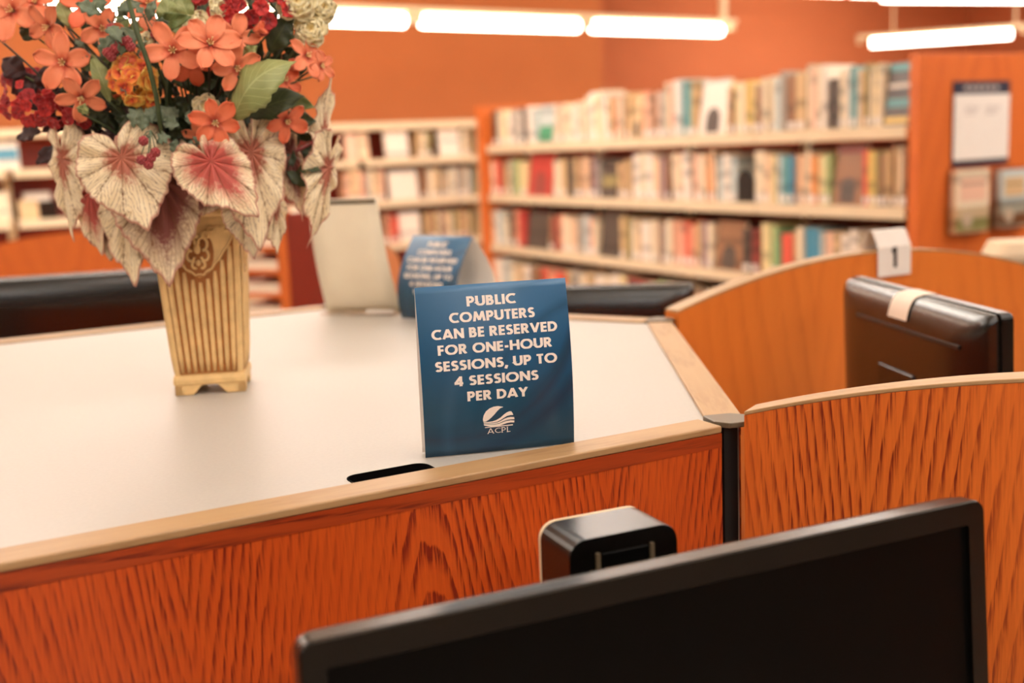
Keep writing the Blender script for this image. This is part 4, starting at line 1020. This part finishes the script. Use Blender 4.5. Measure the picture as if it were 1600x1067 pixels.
ORD = ['first', 'second', 'third', 'fourth', 'fifth', 'sixth', 'seventh', 'eighth', 'ninth', 'tenth', 'eleventh', 'twelfth', 'thirteenth', 'fourteenth', 'fifteenth', 'sixteenth', 'seventeenth', 'eighteenth', 'nineteenth', 'twentieth']
def ordn(k):
    if k < 20: return ORD[k]
    tens = {2: 'twenty', 3: 'thirty', 4: 'forty', 5: 'fifty', 6: 'sixty', 7: 'seventy', 8: 'eighty', 9: 'ninety'}
    t_, r_ = divmod(k+1, 10)
    if r_ == 0: return {3: 'thirtieth', 4: 'fortieth', 5: 'fiftieth', 6: 'sixtieth', 7: 'seventieth', 8: 'eightieth', 9: 'ninetieth'}[t_]
    return tens[t_]+'-'+ORD[r_-1]
rb = random.Random(5)
FACE = ROOM-pi/2                                              # local x runs along -v (left to right), +y points into the shelf (+u)
def shelf_row(spans, z, unit, shelf, hr, plane='u'):
    k = 0; grp = 'books on the %s of the %s' % (shelf, unit)
    for sp in spans:
        x0, x1, colname, n = sp[:4]; opt = sp[4] if len(sp) > 4 else {}
        ztop = z+.013
        def conv(px):
            nn_, cc = (u_, RU+.012) if plane == 'u' else (v_, LV+.012)
            py = {1.485: 205, 1.19: 315, .885: 410, .585: 520}.get(z, 250) if plane == 'u' else {1.43: 248, 1.15: 312, .86: 372}.get(z, 300)
            p = atn(px, py, nn_, cc); return p
        a, b = conv(x0), conv(x1); e = (b-a); Lw = abs(e.dot(v_ if plane == 'u' else u_)); a.z = ztop
        fz = FACE if plane == 'u' else ROOM
        ed = -v_ if plane == 'u' else u_
        h0 = opt.get('h', hr)
        if opt.get('kind') == 'face':
            faceout(fz, a, Lw, h0, colname, '%s book shown cover-out, %s item from left on the %s of %s' % (colname, ordn(k), shelf, unit), grp, opt.get('arch'), opt.get('band')); k += 1
            continue
        if opt.get('kind') == 'end':
            bookend(fz, a, 'arched black bookend, %s item from left on the %s of %s' % (ordn(k), shelf, unit)); k += 1; continue
        cols = colname if isinstance(colname, list) else [colname]
        ws = [rb.uniform(.75, 1.25) for _ in range(n)]; tot = sum(ws); pos = 0
        ln = opt.get('lean', 0)
        if ln: pos = h0*abs(sin(ln))*.9; Lw = Lw-pos
        for j in range(n):
            th = Lw*ws[j]/tot; cn = cols[j % len(cols)]
            hh = h0*rb.uniform(.93, 1.05); p = a+ed*(pos+.0006)+u_*(0 if plane == 'v' else rb.uniform(0, .012))+v_*(0 if plane == 'u' else rb.uniform(0, .012))
            t2 = th*(cos(ln) if ln else 1)
            if ln: p = p + z_*(abs(sin(ln))*0+.0) + (ed*0)
            lz = abs(sin(ln))*t2 if ln > 0 else 0
            book(fz, p+z_*(lz+.0002), max(.006, t2-.0012), hh, rb.uniform(.14, .17), cn, '%s book, %s item from left on the %s of %s' % (cn, ordn(k), shelf, unit), grp, lean=ln, labelstrip=rb.random() < .8)
            pos += th; k += 1
F_ = lambda **k: dict(kind='face', **k)
U1 = 'right bookcase'
shelf_row([(768, 775, 'black', 1), (776, 800, ['cream', 'pale yellow', 'white'], 3), (801, 814, ['grey', 'white'], 2), (815, 820, 'black', 1), (822, 838, ['white', 'pale blue'], 2), (840, 863, 'pale blue', 1, F_(h=.21, band=[(.05, .45, 'emerald')])),
  (866, 912, ['cream', 'pink', 'cream', 'peach', 'white', 'pink', 'cream'], 7), (914, 950, ['cream', 'white', 'pale yellow', 'cream', 'white'], 5, dict(lean=-.07, h=.24)), (952, 964, ['tan', 'salmon'], 2, dict(h=.22)), (966, 984, ['cream', 'brown', 'tan'], 3, dict(h=.22)), (985, 1001, 'tan', 1, F_(h=.21, arch='black')),
  (1003, 1038, ['salmon', 'pink', 'brown', 'pink', 'grey'], 5, dict(h=.215)), (1040, 1066, ['cream', 'salmon', 'white', 'pale blue'], 4, dict(h=.255)), (1067, 1077, 'teal', 1, dict(h=.24)), (1078, 1089, ['olive', 'tan'], 2, dict(h=.24)), (1091, 1133, 'white', 1, F_(h=.245, arch='black')),
  (1135, 1146, ['tan', 'brown'], 2), (1148, 1180, ['pale yellow', 'cream', 'yellow', 'pale yellow'], 4, dict(h=.225)), (1181, 1189, 'brown', 1), (1190, 1199, 'cream', 1, dict(h=.225)), (1201, 1226, ['cream', 'pale blue', 'grey'], 3, dict(h=.235)), (1228, 1258, ['brown', 'tan'], 2, dict(h=.225)),
  (1259, 1291, ['cream', 'pink', 'cream', 'white'], 4, dict(h=.25)), (1293, 1310, 'black', 1, dict(h=.21)), (1311, 1326, ['cream', 'white'], 2, dict(h=.23)), (1327, 1341, ['teal', 'pale blue'], 2, dict(h=.23)), (1342, 1356, ['tan', 'olive'], 2, dict(h=.23)), (1357, 1378, ['cream', 'pale yellow', 'cream'], 3, dict(h=.225)),
  (1380, 1419, 'black', 1, F_(h=.23, band=[(.86, .97, 'teal'), (.6, .66, 'white'), (.3, .42, 'teal'), (.04, .14, 'yellow')]))], 1.485, U1, 'top shelf', .205)
shelf_row([(767, 773, 'cream', 1), (774, 783, 'bright red', 1), (784, 802, ['brown', 'tan', 'grey'], 3), (803, 823, ['green', 'pale yellow'], 2), (825, 862, 'red', 1, F_(h=.235, arch='maroon')), (866, 884, ['cream', 'tan'], 2), (887, 896, 'black', 1), (897, 925, ['tan', 'brown', 'peach', 'brown'], 4),
  (926, 937, ['violet', 'grey'], 2), (939, 963, 'black', 1, F_(h=.19, band=[(.3, .6, 'olive')])), (965, 987, ['tan', 'brown', 'tan'], 3, dict(lean=-.1, h=.19)), (990, 1031, ['white', 'cream', 'white', 'peach'], 4, dict(h=.225)), (1033, 1046, ['violet', 'brown'], 2), (1047, 1080, ['cream', 'peach', 'white'], 3, dict(lean=-.08, h=.225)),
  (1083, 1102, ['pink', 'cream'], 2), (1103, 1119, ['orange', 'peach'], 2, dict(lean=-.06, h=.22)), (1121, 1150, ['pale blue', 'white', 'pale blue'], 3), (1152, 1170, 0, 1, dict(kind='end')), (1178, 1189, 'cream', 1), (1190, 1212, ['cream', 'peach', 'pale yellow'], 3), (1213, 1230, ['pale blue', 'teal'], 2),
  (1231, 1246, ['blue', 'brown'], 2, dict(h=.215)), (1247, 1276, ['peach', 'cream', 'orange'], 3), (1277, 1297, ['pale yellow', 'green'], 2), (1300, 1345, 'brown', 1, F_(h=.235, arch='black', band=[(.86, .97, 'maroon')])), (1346, 1353, 'bright red', 1), (1354, 1365, 'yellow', 1), (1366, 1381, ['olive', 'brown'], 2), (1382, 1416, ['tan', 'brown', 'tan', 'cream', 'brown'], 5, dict(h=.225))], 1.19, U1, 'second shelf', .21)
shelf_row([(768, 771, 'tan', 1), (772, 795, ['white', 'pale blue', 'cream'], 3), (797, 803, 'black', 1), (804, 820, ['salmon', 'red'], 2, dict(h=.225)), (824, 856, 'black', 1, F_(h=.215)), (858, 871, ['brown', 'maroon'], 2), (872, 901, ['salmon', 'cream', 'peach'], 3), (902, 920, ['grey', 'pale blue'], 2), (921, 935, ['salmon', 'cream'], 2),
  (938, 967, 'black', 1, F_(h=.235)), (969, 1001, ['tan', 'olive', 'cream', 'tan'], 4), (1003, 1026, ['white', 'cream'], 2), (1027, 1051, ['brown', 'grey', 'cream'], 3), (1052, 1086, ['salmon', 'pink', 'bright red', 'salmon'], 4), (1087, 1112, ['tan', 'violet', 'cream'], 3), (1116, 1158, 'brown', 1, F_(h=.22, arch='black')), (1160, 1184, ['black', 'maroon'], 2),
  (1188, 1212, ['pale yellow', 'green'], 2, dict(h=.215)), (1213, 1219, 'emerald', 1), (1220, 1237, 'bright red', 1, dict(h=.195)), (1238, 1255, ['tan', 'cream'], 2), (1257, 1279, 'blue', 1, dict(h=.225)), (1280, 1286, 'pale blue', 1), (1287, 1325, ['pink', 'tan', 'white'], 3), (1327, 1352, ['white', 'cream'], 2), (1354, 1412, ['tan', 'brown', 'cream', 'brown', 'tan'], 5)], .885, U1, 'third shelf', .205)
shelf_row([(771, 800, ['cream', 'white', 'pale blue'], 3), (801, 832, ['cream', 'tan', 'white'], 3), (834, 846, 'brown', 1), (848, 884, ['bright red', 'salmon', 'bright red'], 3), (886, 930, ['tan', 'grey', 'cream', 'tan'], 4), (932, 980, ['white', 'cream', 'white', 'pale yellow'], 4), (982, 1008, ['maroon', 'red'], 2), (1010, 1085, ['cream', 'green', 'white', 'olive', 'cream'], 5), (1086, 1180, ['brown', 'black', 'tan', 'violet', 'maroon'], 6)], .585, U1, 'fourth shelf', .205)
# things on the wooden end panel
def endbox(root, name, mat, u0, u1, z0, z1, d0, d1, org, bevel=0):
    return MB().box(u0-org[0], u1-org[0], 2.9343-d1-org[1], 2.9343-d0-org[1], z0-org[2], z1-org[2]).build(name, mat, root, bevel=bevel)
og = (3.565, 2.93, 1.35)
nf = roomroot('notice_frame', *og); tag(nf, 'framed white notice with dark header band on the wooden end panel', 'notice')
endbox(nf, 'dark_backing', M['ink'], 3.415, 3.715, 1.345, 1.650, 0, .006, og)
endbox(nf, 'notice_sheet', M['paper'], 3.418, 3.712, 1.368, 1.604, .006, .009, og)
for k in range(6): endbox(nf, 'header_lettering', M['greyink'], 3.47+.032*k, 3.492+.032*k, 1.620, 1.634, .006, .0075, og)
for (a, b) in ((3.47, 3.55), (3.58, 3.66)):
    for k in range(3): endbox(nf, 'faint_print', M['greyink'], a, b-.01*k, 1.555-.012*k, 1.559-.012*k, .009, .0095, og)
#endbox(nf, 'clear_cover', M['acrylic'], 3.413, 3.717, 1.343, 1.652, .012, .014, og)
def lit_holder(u0, u1, z0, z1, label, blabel, cols, nm):
    og = ((u0+u1)/2, 2.93, z0); h = roomroot('leaflet_holder', *og); tag(h, label, 'leaflet holder', 'clear leaflet holders on the end panel')
    endbox(h, 'back_plate', M['acrylic'], u0, u1, z0, z1, 0.002, .005, og)
    endbox(h, 'pocket_front', M['acrylic'], u0, u1, z0, z0+.10, .050, .053, og)
    endbox(h, 'pocket_floor', M['acrylic'], u0, u1, z0, z0+.003, .005, .050, og)
    for s in (u0, u1-.003): endbox(h, 'pocket_side', M['acrylic'], s, s+.003, z0+.003, z0+.10, .005, .050, og)
    og2 = ((u0+u1)/2, 2.93-.02, z0+.004); g = roomroot('leaflet_stack', *og2); tag(g, blabel, 'leaflets')
    endbox(g, 'leaflets', BM[cols[0]], u0+.012, u1-.012, z0+.004, z1-.012, .012, .040, og2)
    endbox(g, 'cover_picture', BM[cols[1]], u0+.03, u1-.03, z0+.12, z1-.04, .040, .041, og2)
    endbox(g, 'cover_picture', BM[cols[2]], u0+.012, u1-.012, z0+.012, z0+.055, .040, .041, og2)
    b = MB().tube([(-.03, -.0165, .045), (-.03, -.0185, .045)], .026, 16); b.build('cover_badge', M['paper'], g)
lit_holder(3.39, 3.588, 1.100, 1.344, 'clear leaflet holder below the notice, left one', 'cream and green leaflets in the left holder under the notice', ('cream', 'pink', 'green'), 0)
lit_holder(3.630, 3.80, 1.105, 1.335, 'clear leaflet holder below the notice, right one', 'blue and tan leaflets in the right holder under the notice', ('pale blue', 'tan', 'brown'), 1)

# ---------------------------------------------------------------- left unit
LV = 7.25
og = (2.7, LV+.15, 0)
lu = roomroot('bookcase', og[0], og[1]); tag(lu, 'low cream bookcase against the back wall left of the wooden end post', 'bookcase')
for u in (1.9, 2.80, 3.70): boxr(lu, 'upright', M['shelf'], u-.02, u+.02, LV+(.2 if u == 2.8 else 0), LV+.27, 0, 1.69, org=og)
boxr(lu, 'top_rail', M['shelf'], 1.88, 3.72, LV-.005, LV+.28, 1.64, 1.69, org=og)
for z in (1.43, 1.15, .86, .57, .28):
    for a, b in ((1.92, 2.78), (2.82, 3.68)):
        MB().box(a-og[0], b-og[0], LV-og[1], LV+.27-og[1], z, z+.012).box(a-og[0], b-og[0], LV-.004-og[1], LV-og[1], z-.03, z+.016).build('shelf', M['shelf'], lu)
boxr(lu, 'back_panel', M['redwood'], 1.92, 3.68, LV+.272, LV+.278, .02, 1.64, org=og)
U2 = 'left bookcase'
shelf_row([(542, 560, 'pink', 1, F_(h=.19)), (562, 578, 'peach', 1, F_(h=.19)), (604, 640, 'white', 1, F_(h=.20)), (654, 676, ['tan', 'cream', 'olive'], 3, dict(h=.18)), (688, 720, 'white', 1, F_(h=.20)), (724, 736, ['cream', 'tan'], 2, dict(h=.19))], 1.43, U2, 'top shelf', .2, 'v')
shelf_row([(542, 602, ['pink', 'tan', 'peach', 'salmon', 'grey', 'cream', 'tan'], 8, dict(h=.21)), (611, 655, 'white', 1, F_(h=.20)), (660, 668, 'brown', 1), (671, 690, ['cream', 'tan'], 2), (692, 737, ['grey', 'tan', 'pale blue', 'cream', 'grey'], 8, dict(h=.2))], 1.15, U2, 'second shelf', .21, 'v')
shelf_row([(597, 611, ['brown', 'salmon'], 2), (613, 624, 'bright red', 1), (627, 659, 'white', 1, F_(h=.20)), (668, 738, ['tan', 'brown', 'pale yellow', 'violet', 'tan', 'cream', 'olive'], 10, dict(h=.19))], .86, U2, 'third shelf', .2, 'v')
# nearer low bookcase behind the bouquet
LV2 = 6.9; og = (.3, LV2+.15, 0)
lw = roomroot('bookcase', og[0], og[1]); tag(lw, 'cream bookcase at the far left behind the bouquet', 'bookcase')
for u in (-.62, .60, 1.82): boxr(lw, 'upright', M['shelf'], u-.02, u+.02, LV2+(.2 if u == .6 else 0), LV2+.27, 0, 1.70, org=og)
boxr(lw, 'top_rail', M['shelf'], -.64, 1.84, LV2-.005, LV2+.28, 1.655, 1.70, org=og)
for z in (1.465, 1.185, .9, .6, .3):
    for a, b in ((-.60, .58), (.62, 1.80)):
        MB().box(a-og[0], b-og[0], LV2-og[1], LV2+.27-og[1], z, z+.012).box(a-og[0], b-og[0], LV2-.004-og[1], LV2-og[1], z-.03, z+.016).build('shelf', M['shelf'], lw)
boxr(lw, 'back_panel', M['redwood'], -.60, 1.80, LV2+.272, LV2+.278, .02, 1.655, org=og)
def loose(px, py, z, LVx, w, h, colname, label, band=None):
    p = atn(px, py, v_, LVx+.02); p.z = z+.0132; faceout(ROOM, p, w, h, colname, label, 'books shown cover-out at the far left', band=band)
loose(-8, 262, 1.465, LV2, .13, .155, 'white', 'white and blue book shown cover-out at the far left edge', [(.35, .75, 'blue')])
loose(-10, 342, 1.185, LV2, .09, .16, 'cream', 'pale book cut by the left edge on the lower left shelf', None)
loose(32, 342, 1.185, LV2, .10, .11, 'tan', 'small tan book beside dark items behind the left begonia leaf')
p = atn(33, 342, v_, LV2+.1); p.z = 1.1985
bx = MB().box(-.01, .20, 0, .12, 0, .10).box(.03, .17, .01, .11, .1, .15, mi=1).build('storage_box', [M['black'], M['paper']], None, bevel=.004); bx.location = p; bx.rotation_euler.z = ROOM
tag(bx, 'black box with white top on the lower left shelf', 'box')

# ---------------------------------------------------------------- other furniture in the blur
# neighbouring pod's arched divider behind the left monitor
Yn = 4.1
a = aty(-40, 400, Yn+.25); b = aty(300, 400, Yn-.12); a.z = b.z = 0
e = (b-a).normalized(); fr = frame(a, e); Ln = (b-a).length
nd = empty('arched_divider', (a+b)/2); tag(nd, 'orange oak arched divider of another workstation at the far left', 'divider')
ts = [Ln*i/40 for i in range(41)]
zz = lambda t: 1.175+.075*(1-((t-Ln*.62)/(Ln*.62))**2)
o = MB().prism(([(0, .03)]+[(t, zz(t)) for t in ts]+[(Ln, .03)])[::-1], -.018, .018, I4).build('divider_panel', M['endpanel']); o.matrix_world = fr; o.parent = nd; o.matrix_parent_inverse = Matrix.Translation(-V(nd.location))
bb = MB(); 
for i in range(40):
    t0, t1 = ts[i], ts[i+1]; bb.add([(t0, -.0185, zz(t0)), (t0, .0185, zz(t0)), (t1, .0185, zz(t1)), (t1, -.0185, zz(t1)), (t0, -.0185, zz(t0)+.004), (t0, .0185, zz(t0)+.004), (t1, .0185, zz(t1)+.004), (t1, -.0185, zz(t1)+.004)], [(4, 7, 6, 5), (0, 4, 5, 1), (3, 2, 6, 7), (0, 3, 7, 4), (1, 5, 6, 2)])
o = bb.build('top_edging', M['railedge']); o.matrix_world = fr; o.parent = nd; o.matrix_parent_inverse = Matrix.Translation(-V(nd.location))
# slatted wooden rack right of the vase
p0 = aty(340, 470, 3.9); p1 = aty(455, 470, 3.75); p0.z = p1.z = 0
e = (p1-p0).normalized(); fr = frame(p0, e); Wd = (p1-p0).length
rk = empty('display_rack', (p0+p1)/2); tag(rk, 'wooden display rack with cream papers and red side, seen right of the vase', 'rack')
def rkp(name, mat, x0, x1, y0, y1, z0, z1):
    o = MB().box(x0, x1, y0, y1, z0, z1).build(name, mat); o.matrix_world = fr; o.parent = rk; o.matrix_parent_inverse = Matrix.Translation(-V(rk.location)); return o
rkp('side_post', M['endpanel'], Wd-.045, Wd, 0, .03, .02, 1.31)
rkp('side_post', M['endpanel'], 0, .045, 0, .03, .02, 1.31)
# dark red side panel, turned to face the camera's right
q0 = fr @ V((Wd, .0, 0)); q1 = aty(545, 470, 3.98); q1.z = 0
e2 = (q1-q0).normalized(); f2 = frame(q0, e2); L2 = (q1-q0).length
o = MB().box(0, L2, 0, .02, .02, 1.30).build('side_panel', M['redwood']); o.matrix_world = f2; o.parent = rk; o.matrix_parent_inverse = Matrix.Translation(-V(rk.location)); o['label'] = 'dark red side panel'
rkp('rack_back', M['redwood'], .045, Wd-.045, .2, .215, .02, 1.30)
for k in range(12):
    z = 1.255-.078*k
    rkp('rack_shelf', M['endpanel'], .045, Wd-.045, 0, .2, z, z+.014)
    o = MB().box(.055, Wd-.055, .012, .19, z+.0145, z+.046).build('paper_stack', M['cream']); o.matrix_world = fr; tag(o, 'cream paper stack on the %s tray from the top of the wooden rack' % ordn(k), 'paper', 'paper stacks in the wooden rack')
# white item with dark end on the left monitor line
# cream-lidded black bin behind the right divider
p = aty(1590, 395, 2.9); zt = p.z+.02; rt_ = empty('waste_bin', (p.x, p.y, 0)); tag(rt_, 'black bin with cream lid just visible over the divider at right edge', 'bin')
b = MB(); loft(b, [[V((x, y, z)) for x, y in rrect(w_, w_*.8, .03)] for w_, z in ((.20, .0), (.24, zt-.035))]); b.build('bin_body', M['black'], rt_)
b = MB(); loft(b, [[V((x, y, z)) for x, y in rrect(w_, w_*.8, .03)] for w_, z in ((.15, zt-.035), (.155, zt-.02), (.13, zt+.012))]); b.build('lid', M['shelf'], rt_)

# ---------------------------------------------------------------- ceiling lights
def fixture(P, Q, n, label, rods=True):
    P, Q = V(P), V(Q); e = (Q-P).normalized(); Ln = (Q-P).length; fr = frame(P, e)
    root = empty('linear_light', (P+Q)/2); tag(root, label, 'ceiling light', 'hanging linear ceiling lights')
    def part(mb, name, mat, **k):
        o = mb.build(name, mat, **k); o.matrix_world = fr; o.parent = root; o.matrix_parent_inverse = Matrix.Translation(-V(root.location)); return o
    part(MB().box(-.06, Ln+.06, -.05, .05, .045, .075).box(-.06, -.02, -.03, .03, .0, .045).box(Ln+.02, Ln+.06, -.03, .03, 0, .045), 'housing', M['lamp_metal'], bevel=.004)
    seg = Ln/n
    for k in range(n):
        part(MB().tube([(k*seg+.06, 0, 0), ((k+1)*seg-.06, 0, 0)], .038, 14), 'lamp_tube', M['tube'], smooth=True)
        if k: part(MB().box(k*seg-.055, k*seg+.055, -.025, .025, -.012, .045), 'lamp_socket', M['lamp_metal'])
    for x in ([.25, Ln-.03] if rods else []): part(MB().tube([(x, 0, .07), (x, 0, CEIL-P.z)], .028 if n > 2 else .008, 8), 'hanging_rod', M['lamp_metal'])
def lp(x, y, dz): d = ray(x, y); return ORG+d*(dz/d.z)
dz1 = .75
a, b = lp(645, 33, dz1), lp(1135, 48, dz1); e = (b-a)/2
fixture(a-e*3, b, 5, 'long hanging light row of five tubes in front of the back wall')
a, b = lp(1350, 68, .8), lp(1592, 52, .8)
fixture(a, b, 1, 'single hanging light tube over the wooden end panel')
a, b = lp(1370, -6, .95), lp(1640, -4, .95)
fixture(a, a+(b-a)*2.2, 2, 'hanging light row touching the top right corner of the picture', rods=False)
def areal(u, v, z, su, sv, pw, name='room_light', col=(1, .86, .70)):
    ld = bpy.data.lights.new(name, 'AREA'); ld.shape = 'RECTANGLE'; ld.size = su; ld.size_y = sv; ld.energy = pw; ld.color = col
    o = bpy.data.objects.new(name, ld); C.objects.link(o); o.location = uv(u, v, z); o.rotation_euler = (0, 0, ROOM); return o
# unseen pendant rows added to light the room; up lamps brighten the ceiling
def uplight(u, v, z, su, sv, pw):
    ld = bpy.data.lights.new('added_up_light', 'AREA'); ld.shape = 'RECTANGLE'; ld.size = su; ld.size_y = sv; ld.energy = pw; ld.color = LC  # added lamp without a seen source, brightens the ceiling
    o = bpy.data.objects.new('added_up_light', ld); C.objects.link(o); o.location = uv(u, v, z); o.rotation_euler = (pi, 0, ROOM)
LC = (.93, .99, 1.08)
ROWS = [(-2.9, -2.2, 1.8, 1.6), (.6, -2.2, 2.2, 1.8), (-2.9, .3, .8, 1), (.6, .3, .5, .6), (4.2, .3, 2.2, 1.6), (-2.9, 3.0, .4, 1), (.6, 3.0, .35, 1), (4.6, 2.4, 1.0, 1.6), (8, 2.4, 1.2, 1.4), (-2.9, 5.4, 1.0, 5), (.4, 5.4, .8, 4.5), (2.2, 4.9, 1.2, 5), (6.4, 5.6, 1.2, 5), (9.5, 6, 1.2, 3), (8.5, 8.6, 1.2, 2.5)]
for i, (u, v, s, s2) in enumerate(ROWS):
    z = 2.85
    fixture(uv(u-1.25, v, z), uv(u+1.25, v, z), 2, 'added hanging light row above the room, outside the picture')
    areal(u, v, z-.06, 2.5, .12, 26*s, 'row_light', LC)
    uplight(u, v, z+.09, 2.5, .2, 60*s2)
# dim warm world background, not a lamp
w = bpy.data.worlds.new('world'); bpy.context.scene.world = w; w.use_nodes = True
w.node_tree.nodes['Background'].inputs[0].default_value = (1, .82, .64, 1); w.node_tree.nodes['Background'].inputs[1].default_value = .05
sc = bpy.context.scene
sc.view_settings.view_transform = 'Standard'; sc.view_settings.look = 'None'; sc.view_settings.gamma = 1; sc.view_settings.use_curve_mapping = False
sc.view_settings.exposure = -0.84
sc.cycles.max_bounces = 8; sc.cycles.diffuse_bounces = 5; sc.cycles.glossy_bounces = 3; sc.cycles.transmission_bounces = 6
sc.cycles.use_denoising = True; sc.cycles.sample_clamp_indirect = 6
sc.cycles.caustics_reflective = False; sc.cycles.caustics_refractive = False

# pieces of parts go one level deeper
DEEP = {'computer_monitor': {'vent_slot': 'back_shell', 'tape_tab': 'back_shell', 'mount_plate': 'back_shell', 'column_slide': 'stand_column', 'slide_rail': 'stand_column', 'column_back_trim': 'stand_column'},
        'table_tent_sign': {'lettering': 'front_panel', 'logo': 'front_panel'}, 'book': {'spine_label': 'cover', 'cover_picture': 'cover'},
        'leaflet_stack': {'cover_picture': 'leaflets', 'cover_badge': 'leaflets'}, 'notice_frame': {'header_lettering': 'dark_backing', 'faint_print': 'notice_sheet'},
        'number_card': {'figure_one': 'folded_card'}, 'slanted_sign_holder': {'grey_strip': 'slanted_panel'}}
kids = {}
for o in bpy.data.objects:
    if o.parent: kids.setdefault(o.parent.name, []).append(o)
for o in [o for o in bpy.data.objects if not o.parent]:
    mp_ = DEEP.get(o.name.split('.')[0])
    if not mp_: continue
    ch = {c.name.split('.')[0]: c for c in kids.get(o.name, [])}
    for c in kids.get(o.name, []):
        tg = mp_.get(c.name.split('.')[0])
        if tg and tg in ch: c.parent = ch[tg]
